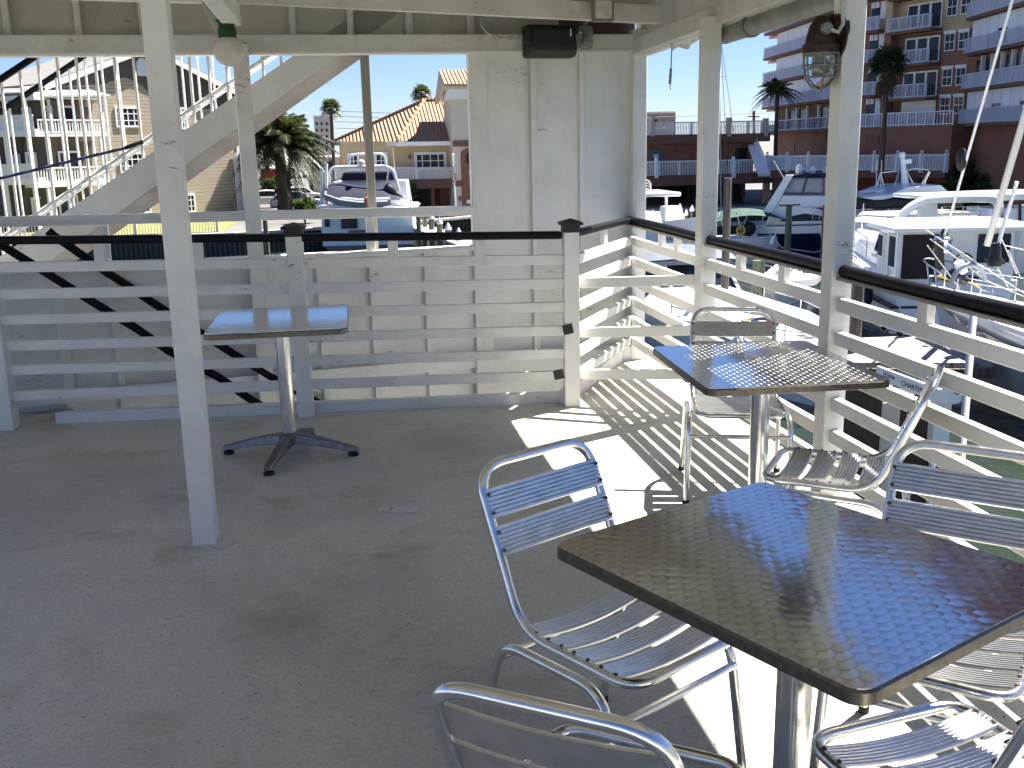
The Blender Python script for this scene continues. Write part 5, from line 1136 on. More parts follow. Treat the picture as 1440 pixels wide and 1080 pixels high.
pipe('hoop', fillet([AT(491, 234, YT + 1.5), AT(492, 220, YT + 1.5), AT(500, 217, YT + 1.5), AT(536, 216, YT + 1.5), AT(541, 220, YT + 1.5), AT(543, 234, YT + 1.5)], .4), .08, M['gel'], tr, 8)
mb = MB(); c = AT(508, 228.5, YT + .5); mb.ball(c, .19, 12, 8, (1.1, .8, .9)); mb.build('radar_dome', M['gel'], tr)
pipe('antenna', [AT(555, 242, YT + .8), AT(552, 208, YT + .8)], .025, M['rope'], tr)
for x in (452, 459): pipe('davit', [AT(x, 290, YT + .2), AT(x, 236 if x == 452 else 230, YT + .2)], .09, M['gel'], tr)
mb = MB(); c = AT(455, 291, YT - .3); mb.lathe([(.1, 0), (.42, .02), (.44, .2), (.3, .26)], (c.x, c.y, c.z - .1), 14); mb.build('tender_seat', M['gel'], tr)
rails('deck_railing', q, [(0, -bw / 2 + .15, zt + .13), (0, -.9, zt + .13), (0, .9, zt + .13), (0, bw / 2 - .15, zt + .13)], .55, .03, M['chrome'], tr)
dg_ = thing('inflatable_dinghy', 'grey inflatable dinghy under a navy canvas cover on the stern of the white trawler', 'dinghy', tuple(AT(505, 280, YT - .4)))
YD = YT + .5; T_ = lambda x, y, dy=0: AT(x, y, YD + dy)
for dy in (-.7, .7):
    mb = MB(); mb.tube([T_(455, 271, dy), T_(460, 276, dy), T_(478, 282, dy), T_(505, 285, dy), T_(538, 284, dy), T_(549, 282, dy)], [.16, .24, .29, .3, .3, .22], 12); mb.build('tube', M['pvc'], dg_)
pipe('tube_stripe', [T_(456, 273, -1.0), T_(478, 281, -1.02), T_(505, 284.5, -1.02), T_(545, 283, -1.0)], .035, M['gel'], dg_)
rings = []
for x, yt, yb in ((455, 268, 272), (463, 259, 274), (480, 258, 279), (500, 261, 281), (520, 263, 281), (540, 266, 281), (556, 275, 280), (562, 278, 280)):
    a, b = T_(x, yt), T_(x, yb); rings.append([(a.x, YD - .95, b.z), (a.x, YD - .5, (a.z * .75 + b.z * .25)), (a.x, YD, a.z), (a.x, YD + .5, (a.z * .75 + b.z * .25)), (a.x, YD + .95, b.z)])
mb = MB(); mb.loft(rings); mb.build('canvas_cover', M['canvas'], dg_, smooth=60)
mb = MB(); a = T_(541, 262); b = T_(556, 272); mb.tube([a, a.lerp(b, .2), a.lerp(b, .7), b], [.2, .33, .3, .16], 12); ob = mb.build('outboard', M['blackm'], dg_); mb = MB(); mb.tube([b, T_(566, 277)], [.1, .07], 8); mb.build('propeller_leg', M['rubber'], ob)
by = thing('coral_buoy', 'coral orange buoy hanging at the stern of the white trawler', 'buoy', tuple(AT(517, 283, YT - .8))); mb = MB(); mb.ball(AT(517, 282, YT - .8), .22, 12, 8, (1, 1, 1.2)); mb.build('float', M['orange'], by); pipe('tail', [AT(519, 284, YT - .8), AT(521, 292, YT - .8)], .08, M['orange'], by)
# --- cabin cruiser moored right below (canvas roof, white deck)
Ps, Pb = (10.3, 35.2), (10.9, 20.6); q = frame(Ps, Pb); zd = -3.15
nb = thing('near_cruiser', 'white motor cruiser right below the corner post with a slate canvas roof', 'boat', (10.5, 30, ZW))
hull('hull', Ps, Pb, 4.3, zd, zd + .15, M['gel'], nb, f0=-.2, wlk=.85)
house('foredeck', q, 5.2, 12.6, 1.55, zd - .05, zd + .38, M['gel'], nb, rf=1.6, ra=.4, tb=.45, bev=.1)
for a0, a1, b0, b1 in ((8.3, 9.5, -.65, .65), (10.3, 11.0, -.35, .4)):
    mb = MB(); mb.hexa([q(a, b, z) for z in (zd + .381, zd + .44) for a, b in ((a0, b0), (a1, b0), (a1, b1), (a0, b1))]); mb.build('blue_shade_patch', M['gelb'], nb, bevel=.03)  # pale blue blocks mimic shadow and sky reflection on the white foredeck
mb = MB(); mb.hexa([q(.8, -1.8, zd), q(5.6, -1.75, zd), q(5.6, 1.75, zd), q(.8, 1.8, zd), q(1.0, -1.6, zd + 1.0), q(4.7, -1.5, zd + .95), q(4.7, 1.5, zd + .95), q(1.0, 1.6, zd + 1.0)]); mb.build('windshield', M['glass'], nb, bevel=.03)
for a0, a1, b0, b1, z0, z1 in ((4.7, 5.65, 0, 0, .95, .02),):
    for b in (-1.68, -.55, .55, 1.68): pipe('screen_frame', [q(4.68, b * .9, zd + .98), q(5.68, b, zd + .02)], .05, M['gel'], nb)
mb = MB(); rg = []
for a, h in ((.3, 1.0), (.6, 1.12), (2.5, 1.25), (4.3, 1.2), (4.9, 1.02)): rg.append([q(a, b, zd + h + .16 * (1 - (b / 1.9) ** 2)) for b in (-1.9, -1.2, 0, 1.2, 1.9)] + [q(a, b, zd + h - .05) for b in (1.9, 0, -1.9)])
mb.loft(rg); mb.build('canvas_roof', M['canvasg'], nb, smooth=50)
mb = MB(); mb.tube([q(4.92, b, zd + 1.02 + .1 * (1 - (b / 1.9) ** 2)) for b in (-1.92, -1.2, 0, 1.2, 1.92)], .05, 8); mb.tube([q(.3, 1.92, zd + .98), q(4.9, 1.92, zd + 1.0)], .05, 8); mb.build('canvas_trim', M['navy'], nb)
rails('bow_rail', q, [(6.5, 2.0, zd + .05), (9, 1.9, zd + .1), (11.5, 1.45, zd + .1), (13.4, .8, zd + .12), (14.5, 0, zd + .13), (13.4, -.8, zd + .12), (11.5, -1.45, zd + .1), (9, -1.9, zd + .1)], .55, .022, M['chrome'], nb)
mb = MB(); mb.box(*sorted((q(12.6, .3, 0).x, q(13.2, -.1, 0).x)), *sorted((q(12.6, .3, 0).y, q(13.2, -.1, 0).y)), zd + .16, zd + .3); mb.build('windlass', M['chrome'], nb, bevel=.03)
# --- boat stern with lettering beyond it
tb_ = thing('lettered_boat', 'small white boat whose rounded transom carries blue letters beside the corner post', 'boat', tuple(AT(935, 345, 46)))
c = AT(934, 343, 46); Ps, Pb = (c.x, 46), (c.x - 2.2, 52.5); q = frame(Ps, Pb); zs_ = AT(934, 322, 46).z
hull('hull', Ps, Pb, 2.3, zs_, zs_ + .5, M['gelb'], tb_, f0=-.2, wlk=.8, stern=.85); house('cockpit', q, 1.2, 4.6, .9, zs_ - .2, zs_ + .7, M['gel'], tb_, rf=1.2)
text3('lettering', 'TEXU', AT(933.5, 338.5, 45.92) , (1, 0, 0), (0, 0, 1), AT(930, 327, 46).z - AT(930, 337.5, 46).z, M['signtext'], tb_)
# --- sport boat with white hard top left of the second post
hb = thing('hardtop_boat', 'white fishing boat with a flat hard top near the far dock', 'boat', tuple(AT(915, 320, 60)))
c = AT(905, 325, 60); Ps, Pb = (c.x + .3, 60), (c.x + 1.2, 52.5); q = frame(Ps, Pb); zs_ = AT(905, 305, 60).z
hull('hull', Ps, Pb, 2.7, zs_ - .3, zs_ + .5, M['gel'], hb, f0=-.2, wlk=.75)
a, b = AT(880, 273, 57), AT(942, 274, 57); mb = MB(); mb.box(a.x, b.x, 55, 59, a.z - .1, a.z + .12); mb.build('hard_top', M['gel'], hb, bevel=.06)
for x in (903, 937): pipe('top_post', [AT(x, 276, 56), AT(x, 318, 56)], .09, M['gel'], hb)
house('console', q, 2.5, 4, .6, zs_ - .3, zs_ + .8, M['gel'], hb)
mb = MB()
for k in range(4): mb.tube([AT(909 + 6.5 * math.cos(t * PI / 6), 262 + (9 - k) * math.sin(t * PI / 6) + k * 3, 57.5) for t in range(12)], .025, 5, closed=True)
mb.build('rod_coils', M['rope'], hb)
# --- green bimini boat
gb = thing('green_bimini_boat', 'small open boat under a green bimini top with a yellow life ring', 'boat', tuple(AT(1050, 345, 50)))
c = AT(1045, 348, 50); Ps, Pb = (c.x - 2.2, 51.0), (c.x + 1.75, 49.2); q = frame(Ps, Pb); zs_ = AT(1060, 334, 50).z
hull('hull', Ps, Pb, 2.3, zs_, zs_ + .2, M['gelb'], gb, f0=-.2, wlk=.8)
a, b = AT(992, 300, 50), AT(1092, 300, 50); rg = []
for t in range(9):
    x = a.x + (b.x - a.x) * t / 8; zc = AT(1050, 296, 50).z - .32 * (t / 4 - 1) ** 2; rg.append([(x, 48.8, zc - .16), (x, 50.1, zc + .12), (x, 51.4, zc - .16), (x, 50.1, zc + .05)])
mb = MB(); mb.loft(rg); mb.build('bimini', M['green'], gb, smooth=60)
for x0, x1 in ((1012, 1020), (1036, 1044), (1075, 1064), (1052, 1040)): pipe('bimini_pole', [AT(x0, 299, 49.2), AT(x1, 332, 49.2)], .03, M['chrome'], gb)
house('console', q, 2.3, 3.3, .5, zs_ - .3, zs_ + .6, M['gel'], gb, rf=.3)
mb = MB(); mb.ball(AT(1052, 322, 49.4), .42, 14, 10, (1, .7, .9)); mb.build('engine_cover', M['blackm'], gb)
mb = MB(); c = AT(1042, 324, 49); mb.tube([c + Vector((.19 * math.cos(t * PI / 8), 0, .2 * math.sin(t * PI / 8))) for t in range(16)], .065, 8, closed=True); mb.build('life_ring', M['ropey'], gb)
fe = thing('fender', 'white fender hanging at the bow of the boat with the green top', 'fender', tuple(AT(1087, 338, 47.5))); mb = MB(); mb.tube([AT(1089, 333, 47.5), AT(1085, 344, 47.5)], .13, 10); mb.build('body', M['gel'], fe); pipe('line', [AT(1089, 333, 47.5), AT(1092, 326, 47.6)], .02, M['rope'], fe)
# --- navy hulled cruiser
YN = 50.0; nv = thing('navy_cruiser', 'white flybridge cruiser with dark navy hull and clear canvas enclosure', 'boat', tuple(AT(1160, 350, YN)))
c0_, c1_ = AT(1087, 340, YN), AT(1255, 335, YN - 4); Ps, Pb = (c0_.x, YN + 1.2), (c1_.x + .6, YN - 3.2); q = frame(Ps, Pb); L_ = (Vector(Pb) - Vector(Ps)).length
zs_ = AT(1090, 317, YN).z; zn = AT(1140, 325, YN).z; f_ = (zn - ZW) / (zs_ - ZW)
hull('hull', Ps, Pb, 3.6, zs_, zs_ + .35, M['navy'], nv, f0=-.2, f1=f_, wlk=.8); hull('topside', Ps, Pb, 3.6, zs_, zs_ + .35, M['gel'], nv, f0=f_, f1=1.0, wlk=.8, out=.01)
rings = []
for a, hw, z in ((.25, 1.35, .0), (.35, 1.35, .0),): pass
z1 = AT(1130, 289, YN).z
mb = MB(); mb.loft([[q(a, -w, z) for a, z in ((.5, zs_), (L_ - .7, zs_ + .3), (L_ * .62, z1 - .35), (L_ * .42, z1 + .05), (.8, z1 + .1))] for w in (1.4, -1.4)]); mb.build('deckhouse', M['gel'], nv, bevel=.12, seg=3)
mb = MB(); mb.loft([[q(a, w, z) for a, z in ((1.2, zs_ + .25), (3.9, zs_ + .35), (3.3, z1 - .38), (2.5, z1 - .3), (1.8, z1 - .45))] for w in (-1.46, -1.38)]); mb.build('side_window', M['glass'], nv, smooth=0)
z2 = AT(1120, 276, YN).z; z3 = AT(1140, 245, YN).z
mb = MB(); mb.loft([[q(a, w, z) for a, z in ((.6, z1), (4.6, z1), (4.4, z2 + .12), (1.0, z2 + .12))] for w in (-1.42, 1.42)]); mb.build('flybridge_coaming', M['gel'], nv, bevel=.08)
mb = MB(); mb.loft([[q(a, w, z) for a, z in ((1.25, z2 + .1), (4.5, z2 + .1), (4.1, z3 - .1), (1.75, z3 - .1))] for w in (-1.3, 1.3)]); mb.build('clear_enclosure', M['curtain'], nv, bevel=.1)
mb = MB()
for w in (-1.32, 1.32):
    for a in (1.25, 2.3, 3.4, 4.45): mb.tube([q(a, w, z2 + .1), q(1.75 + (a - 1.25) * .74, w, z3 - .1)], .04, 5)
    mb.beam(q(1.2, w, z2 + .12), q(4.55, w, z2 + .12), .03, .28)
mb.build('enclosure_frame', M['navy'], nv)
mb = MB(); mb.loft([[q(a, w, z) for a, z in ((1.5, z3 - .12), (4.3, z3 - .12), (4.0, z3 + .05), (1.8, z3 + .05))] for w in (-1.4, 1.4)]); mb.build('canvas_top', M['canvas'], nv, bevel=.08)
for w in (-1.42, 1.42):
    mb = MB(); mb.loft([[q(a, w + e, z) for a, z in ((.35, z1 - .3), (.9, z1 - .3), (1.9, z3 + .04), (1.5, z3 + .04))] for e in (-.08, .08)]); mb.build('radar_arch', M['gel'], nv, bevel=.04)
for x, r_ in ((1124, .19), (1143, .14), (1160, .1)):
    c = AT(x, 239 if x == 1124 else 241, YN); mb = MB(); mb.lathe([(r_ * .6, -.22), (r_, -.1), (r_, .12), (r_ * .75, .24), (r_ * .2, .29)], c, 14); mb.build('satellite_dome', M['gel'], nv)
pipe('antenna', [AT(1106, 257, YN), AT(1088, 226, YN)], .022, M['rope'], nv)
rails('bow_rail', q, [(3, -1.7, zs_ + .1), (L_ * .5, -1.6, zs_ + .2), (L_ * .7, -1.2, zs_ + .27), (L_ * .85, -.75, zs_ + .3), (L_ * .98, -.1, zs_ + .34), (L_ * .85, .75, zs_ + .3)], .6, .02, M['chrome'], nv)
mb = MB(); mb.hexa([q(a, b, z) for z in (ZW + .35, ZW + .5) for a, b in ((-1, -1.5), (0, -1.5), (0, 1.5), (-1, 1.5))]); mb.build('swim_platform', M['gel'], nv)
pipe('mooring_line', [q(.5, -1.75, zs_), q(1.8, -2.6, zs_ - .95), q(3.5, -2.8, zs_ - 1.1), q(5.2, -2.3, zs_ - .6), q(6.4, -1.6, zs_ + .1)], .022, M['rope'], nv)
# --- boat with dark hard top and radar mast
YR = 46.0; rm = thing('radar_mast_boat', 'white boat with long dark-bottomed hard top, radar mast and metal frames', 'boat', tuple(AT(1250, 320, YR)))
c = AT(1245, 345, YR); Ps, Pb = (c.x + 4.5, YR + 2), (c.x - 4.0, YR - 1); q = frame(Ps, Pb)
hull('hull', Ps, Pb, 3.3, AT(1300, 318, YR).z, AT(1215, 312, YR).z, M['gel'], rm, f0=-.2, wlk=.8); house('cabin', q, 2, 6.5, 1.2, AT(1260, 322, YR).z, AT(1260, 296, YR).z, M['gel'], rm, rf=1.0)
P = [AT(1190, 279, YR), AT(1228, 275, YR), AT(1256, 264.5, YR), AT(1300, 262, YR), AT(1312, 272, YR), AT(1300, 275.5, YR), AT(1256, 274, YR), AT(1216, 283.5, YR)]
mb = MB(); mb.extr([p + Vector((0, -1.4, .1)) for p in P], (0, 2.8, .05)); mb.build('hard_top', M['gel'], rm, bevel=.05)
mb = MB(); mb.box(AT(1205, 283, YR).x, AT(1330, 283, YR).x, YR - 1.5, YR + 1.5, AT(1260, 290, YR).z, AT(1260, 277.5, YR).z); mb.build('dark_awning', M['blackm'], rm, bevel=.1)
for x in (1215, 1250, 1290, 1325): pipe('top_post', [AT(x, 286, YR - 1), AT(x - 3, 315, YR - 1)], .04, M['chrome'], rm)
pipe('radar_mast', [AT(1273, 262, YR), AT(1269.5, 224, YR)], [.22, .12], M['gel'], rm, 8) if False else None
mb = MB(); mb.tube([AT(1273, 262, YR), AT(1271, 240, YR), AT(1269, 222, YR)], [.2, .13, .11], 10); mb.build('radar_mast', M['gel'], rm)
mb = MB(); c = AT(1268.5, 218, YR); mb.lathe([(.1, -.16), (.15, -.08), (.15, .08), (.08, .15)], c, 12); mb.beam(AT(1267, 228, YR), AT(1281, 226.5, YR), .16, .2); mb.build('radar', M['gel'], rm)
for P in (((1233, 262), (1238, 243), (1265, 240), (1277, 240)), ((1278, 239), (1287, 237), (1306, 239), (1308, 241), (1298, 262)), ((1238, 243), (1243, 263)), ((1265, 240), (1257, 263)), ((1275, 241), (1286, 262)), ((1306, 241), (1295, 260)), ((1262, 250), (1267, 262))):
    pipe('frame_tube', [AT(x, y, YR + .3) for x, y in P], .035, M['chrome'], rm)
for x0, y0, x1, y1 in ((1231, 313, 1233, 225), (1236, 312, 1240, 225)): pipe('whip_antenna', [AT(x0, y0, YR - 1), AT(x1, y1, YR - 1)], .02, M['rope'], rm)
mb = MB()
for x in (1212, 1228, 1244): mb.beam(AT(x, 270, YR), AT(x + 14, 267, YR), .5, .05)
mb.build('roof_gear', M['shutter'], rm)
# --- flybridge arch boat
YF_ = 36.0; ab = thing('arch_boat', 'white boat with a wide moulded arch and chrome rails behind the near trawler roof', 'boat', tuple(AT(1340, 320, YF_)))
c = AT(1340, 345, YF_); Ps, Pb = (c.x + 4, YF_ + 3), (c.x - 3.0, YF_ + 3.5); q = frame(Ps, Pb)
hull('hull', Ps, Pb, 3.4, AT(1380, 322, YF_).z, AT(1270, 318, YF_).z, M['gel'], ab, f0=-.2, wlk=.8); house('cabin', q, 1.5, 6.0, 1.3, AT(1330, 326, YF_).z, AT(1330, 306, YF_).z, M['gel'], ab)
for dy, mt in ((0, 'gel'), (2.2, 'gel')):
    P = fillet([AT(1258, 316, YF_ + dy), AT(1278, 292, YF_ + dy), AT(1300, 281, YF_ + dy), AT(1345, 278.5, YF_ + dy), AT(1396, 278.5, YF_ + dy), AT(1406, 288, YF_ + dy), AT(1398, 316, YF_ + dy)], .6); mb = MB(); mb.tube(P, .17, 10); mb.build('arch', M[mt], ab)
a, b = AT(1300, 280, YF_), AT(1398, 279, YF_); mb = MB(); mb.box(a.x, b.x, YF_ - .1, YF_ + 2.3, a.z - .02, a.z + .13); mb.build('arch_roof', M['gel'], ab, bevel=.05)
mb = MB()
for y in (291, 296, 301, 306): mb.tube([AT(1328, y, YF_), AT(1378, y, YF_)], .02, 5)
for x in (1340, 1352, 1362, 1374): mb.tube([AT(x, 309, YF_), AT(x + 3, 290, YF_)], .02, 5)
mb.build('rails', M['chrome'], ab)
mb = MB(); mb.extr([AT(1296, 284, YF_ + .8), AT(1318, 283, YF_ + .8), AT(1322, 310, YF_ + .8), AT(1290, 310, YF_ + .8)], (0, .2, 0)); mb.build('windscreen', M['shutter'], ab, bevel=.05)
fb2 = thing('far_white_boat', 'white cabin boat at the right edge of the picture beyond the leaning mast pole', 'boat', tuple(AT(1415, 300, 42)))
c = AT(1425, 340, 42); Ps, Pb = (c.x - 2.5, 43), (c.x + 6, 42); q = frame(Ps, Pb); hull('hull', Ps, Pb, 3.2, AT(1420, 318, 42).z, AT(1440, 314, 42).z, M['gel'], fb2, f0=-.2); mb = MB(); a, b = AT(1386, 274, 42), AT(1475, 276, 42); mb.box(a.x, b.x, 41, 44, a.z - .22, a.z + .1); mb.build('hard_top', M['gel'], fb2, bevel=.08); house('cabin', q, 1, 6, 1.2, AT(1420, 322, 42).z, AT(1420, 292, 42).z, M['gelb'], fb2)
for x in (1408, 1434): pipe('top_post', [AT(x, 279, 41.5), AT(x, 312, 41.5)], .07, M['blackm'], fb2)
# --- near white trawler at right
tw = thing('hardtop_trawler', 'big white motor yacht with flat hard top, tall side window and two oval hull ports', 'boat', (18.4, 30, ZW))
Ps, Pb = (18.1, 27.7), (19.9, 36.8); q = frame(Ps, Pb); zsr = -2.75; zbw = -1.95; HB = 3.7
hull('hull', Ps, Pb, HB, zsr, zbw, M['gelb'], tw, f0=-.15, wlk=.9, over=.14, p=2.8)
hull('boot_stripe', Ps, Pb, HB, zsr, zbw, M['navy'], tw, f0=.0, f1=.08, wlk=.905, out=.012, over=.14, p=2.8)
hull('rub_rail', Ps, Pb, HB, zsr, zbw, M['blackm'], tw, f0=.60, f1=.64, wlk=.955, out=.025, over=.14, p=2.8)
hull('toe_rail', Ps, Pb, HB, zsr, zbw, M['gel'], tw, f0=.97, f1=1.03, wlk=.985, out=.03, over=.14, p=2.8)
hull('spray_chine', Ps, Pb, HB, zsr, zbw, M['shutter'], tw, f0=.19, f1=.22, wlk=.925, out=.02, over=.14, p=2.8)
Wt = Wall(q(0, 1.75, 0)[:2], q(10, 1.75, 0)[:2])
for x, y in ((1248, 462), (1271, 469)):
    s, z = Wt.sz(x, y); c = Wt.at(s, z, .0); mb = MB(); mb.tube([c + Vector((.2, 0, 0)), c - Vector((.13, 0, 0))], .12, 16); mb.xf(Matrix.Translation(c) @ Matrix.Diagonal((1, 1.7, .85, 1)) @ Matrix.Translation(-c)); r0 = mb.build('hull_port', M['chrome'], tw)
    mb = MB(); mb.tube([c - Vector((.131, 0, 0)), c - Vector((.145, 0, 0))], .085, 16); mb.xf(Matrix.Translation(c) @ Matrix.Diagonal((1, 1.7, .85, 1)) @ Matrix.Translation(-c)); mb.build('port_glass', M['dark'], r0)
mb = MB()
for k in range(6):
    s, z = Wt.sz(1193 + k * 3.2, 455 + k * 1.4); c = Wt.at(s, z, 0); mb.beam(c + Vector((-.13, 0, -.09)), c + Vector((-.13, .05, .09)), .1, .03, up=(0, 1, 0))
mb.build('louvres', M['blackm'], tw, smooth=0)
ztr = -1.18
house('trunk_cabin', q, 2.2, 6.6, 1.35, zsr + .2, zbw + .12, M['gel'], tw, rf=1.2, ra=0, tb=.15, bev=.08)
house('pilothouse', q, 0, 2.0, 1.72, zsr - .05, ztr - .01, M['gel'], tw, rf=.15, ra=.0, tb=.06, bev=.03)
mb = MB(); mb.hexa([q(1.86, -1.6, zbw - .1), q(3.1, -1.45, zbw - .1), q(3.1, 1.45, zbw - .1), q(1.86, 1.6, zbw - .1), q(1.84, -1.6, ztr - .02), q(2.1, -1.5, ztr - .02), q(2.1, 1.5, ztr - .02), q(1.84, 1.6, ztr - .02)]); mb.build('windscreen', M['glass'], tw)
for b in (-1.5, -.5, .5, 1.5): pipe('screen_pillar', [q(2.13, b, ztr - .03), q(3.13, b * .97, zbw - .08)], .05, M['gel'], tw)
for sg in (1, -1): mb = MB(); mb.extr([q(1.95, sg * 1.6, ztr - .03), q(2.1, sg * 1.52, ztr - .03), q(3.1, sg * 1.46, zbw - .05), q(2.75, sg * 1.56, zbw - .05)], (0, 0, -.02)); mb.build('side_pillar', M['gel'], tw)
Wc = Wall(q(0, 1.70, 0)[:2], q(10, 1.70, 0)[:2])
for a0, a1, z0, z1 in ((.10, .72, -2.32, -1.3), (1.25, 1.75, -2.1, -1.35)):
    mb = MB(); Wc.box(mb, a0, a1, z0, z1, -.1, .06); fr0 = mb.build('side_window', M['trim'], tw, bevel=.02); mb = MB(); Wc.box(mb, a0 + .06, a1 - .06, z0 + .06, z1 - .06, .0605, .075); mb.build('pane', M['glass'], fr0, smooth=0)
mb = MB(); Wc.box(mb, .74, .80, -2.9, -1.25, .02, .07); mb.build('door_post', M['trim'], tw)
mb = MB(); mb.loft([[q(a, b, z) for a, b in ((-.5, -2.05), (2.1, -2.05), (2.45, -1.3), (2.45, 1.3), (2.1, 2.05), (-.5, 2.05))] for z in (ztr, ztr + .12)] + [[q(a, b, ztr + .24) for a, b in ((-.3, -1.8), (1.9, -1.8), (2.2, -1.1), (2.2, 1.1), (1.9, 1.8), (-.3, 1.8))]]); mb.build('hard_top', M['gel'], tw, bevel=.05, seg=3)
for a, b in ((-.4, -1.9), (-.4, 1.9)): pipe('top_post', [q(a, b, zsr), q(a, b, ztr)], .045, M['gel'], tw)
for b0, b1, z0, z1, m_ in ((.55, 1.6, -2.6, -1.28, 'dark'), (-1.55, -.6, -2.15, -1.3, 'glass')):
    mb = MB(); mb.hexa([q(a, b, z) for z in (z0, z1) for a, b in ((-.03, b0), (.02, b0), (.02, b1), (-.03, b1))]); mb.build('aft_opening', M[m_], tw, smooth=0)
mb = MB(); mb.hexa([q(a, b, z) for z in (-2.62, -2.5) for a, b in ((-.5, -.5), (-.04, -.5), (-.04, .45), (-.5, .45))]); mb.tube([q(-.3, -.1 + .28 * math.cos(t * PI / 8), -2.1 + .28 * math.sin(t * PI / 8)) for t in range(16)], .025, 6, closed=True); mb.build('helm', M['blackm'], tw)
s, z = Wc.sz(1243, 357); text3('lettering', 'CARVER', q(3.2, 1.39, -2.28), (-Wc.u.x, -Wc.u.y, 0), (0, 0, 1), .13, M['signtext'], tw)
mb = MB(); mb.beam(q(6.2, 1.42, -2.35), q(3.9, 1.72, -2.38), .03, .05); mb.build('side_stripe', M['signtext'], tw)
rails('bow_rail', q, [(3.0, 1.7, zsr + .5), (5, 1.5, zsr + .62), (6.8, 1.1, zsr + .7), (8.2, .6, zbw), (9.1, 0, zbw), (8.2, -.6, zbw), (6.8, -1.1, zsr + .7)], .6, .022, M['chrome'], tw)
mb = MB(); mb.hexa([q(a, b, z) for z in (ZW + .25, ZW + .38) for a, b in ((-.8, -1.6), (0, -1.6), (0, 1.6), (-.8, 1.6))]); mb.build('swim_platform', M['gel'], tw)
mb = MB(); c = AT(1327, 482, 26.8); mb.lathe([(.16, -.3), (.2, -.2), (.2, -.02), (.14, 0), (.2, .02), (.2, .2), (.16, .28)], c, 14); mb.build('outdrive', M['blackm'], tw)
# --- sailing yacht bow at the right edge
sy = thing('sailing_yacht', 'grey hulled sailing yacht with chrome pulpit and roller furling forestays, cut by the right edge', 'sailboat', (15.5, 22, ZW))
Pb, Ps = (16.55, 26.4), (15.5, 12.8); q = frame(Ps, Pb); LL = 13.6; zsd = -2.75
hull('hull', Ps, Pb, 3.6, zsd - .1, zsd + .12, M['grey'], sy, f0=-.15, wlk=.72, over=.12, p=1.9, n=24); hull('sheer_stripe', Ps, Pb, 3.6, zsd - .1, zsd + .12, M['navy'], sy, f0=.84, f1=.9, wlk=.955, out=.012, p=1.9, n=24); hull('toe_rail', Ps, Pb, 3.6, zsd - .1, zsd + .12, M['gel'], sy, f0=.97, f1=1.03, wlk=.98, out=.02, p=1.9, n=24)
house('coachroof', q, 2, 9.2, 1.0, zsd - .05, zsd + .42, M['gel'], sy, rf=1.6, ra=.2, tb=.25, bev=.08)
for a in (4, 6, 7.6):
    mb = MB(); mb.hexa([q(a + u, b, z) for z in (zsd + .12, zsd + .28) for u, b in ((-.3, .85), (.3, .85), (.3, .95), (-.3, .95))]); mb.build('cabin_window', M['glass'], sy)
hbw = lambda a: 1.8 * (1 - max(0, (a / LL - .3) / .7) ** 1.9) - .08
P = [(a, hbw(a), zsd + .06) for a in (3, 5, 7, 9, 10.8, 12.2)]
mb = MB()
for sg in (1, -1):
    for h in (.35, .68): mb.tube([q(a, b * sg, z + h) for a, b, z in P], .012, 5)
    for a, b, z in P: mb.tube([q(a, b * sg, z), q(a, b * sg, z + .7)], .018, 6)
mb.build('lifelines', M['chrome'], sy)
mb = MB(); mb.tube(fillet([q(11.6, .85, zsd + .8), q(13.2, .42, zsd + .85), q(13.9, .2, zsd + .9), q(13.9, -.2, zsd + .9), q(13.2, -.42, zsd + .85), q(11.6, -.85, zsd + .8)], .2), .025, 8)
for a, b in ((12.0, .8), (13.1, .45), (13.1, -.45), (12.0, -.8)): mb.tube([q(a, b * 1.0, zsd + .83), q(a - .25, b * .95, zsd + .1)], .022, 7)
mb.tube([q(12.0, .8, zsd + .45), q(13.3, .3, zsd + .5), q(13.3, -.3, zsd + .5), q(12.0, -.8, zsd + .45)], .02, 6); mb.build('pulpit', M['chrome'], sy)
mb = MB(); mb.beam(q(11.2, 1.2, zsd + .12), q(6.0, 1.55, zsd + .12), .2, .1); mb.tube([q(11.4, .85, zsd + .2), q(4.5, 1.35, zsd + .16)], .09, 10); mb.tube([q(11.0, .55, zsd + .2), q(5.5, 1.05, zsd + .18)], .07, 10); mb.build('stowed_poles', M['gel'], sy)
def stay(b0, b1, px0, py0, px1, py1, dist, r, lab):
    a = AT(px0, py0, dist); e = AT(px1, py1, dist - 5); mb = MB(); mb.tube([a, e], r, 10); return a, mb.build(lab, M['gel'], sy)
a, o_ = stay(0, 0, 1327, 336, 1427, -12, 25.6, .035, 'forestay')
mb = MB(); mb.lathe([(.06, -.36), (.22, -.34), (.26, -.26), (.22, -.2), (.22, -.05), (.26, 0), (.22, .06), (.09, .1), (.07, .2)], (a.x, a.y, a.z - .02), 20); mb.build('furling_drum', M['chrome'], sy)
mb = MB(); mb.lathe([(.06, -.02), (.09, .02), (.1, .12), (.05, .22)], (a.x, a.y, a.z + .05), 14); mb.tube([a + Vector((0, 0, -.3)), a + Vector((-.1, .1, -1.2))], .08, 8); mb.build('drum_cap', M['blackm'], sy)
c = AT(1352.5, 223, 25.6 - 1.8); mb = MB(); mb.lathe([(.04, -.3), (.1, -.22), (.13, -.05), (.13, .1), (.06, .25)], c, 12); mb.build('furler_swivel', M['blackm'], sy)
mb = MB(); mb.tube([AT(1396, 375, 22), AT(1411, 318, 22), AT(1430, 256, 21.5)], .045, 8); mb.build('pole_antenna', M['gel'], sy)
c = AT(1399, 362, 22); mb = MB(); mb.lathe([(.08, -.25), (.16, -.2), (.18, -.05), (.14, .02), (.13, .2), (.09, .34)], c, 14); mb.beam(c + Vector((-.25, 0, -.05)), c + Vector((.25, 0, -.12)), .1, .1); mb.build('furler_gear', M['blackm'], sy)
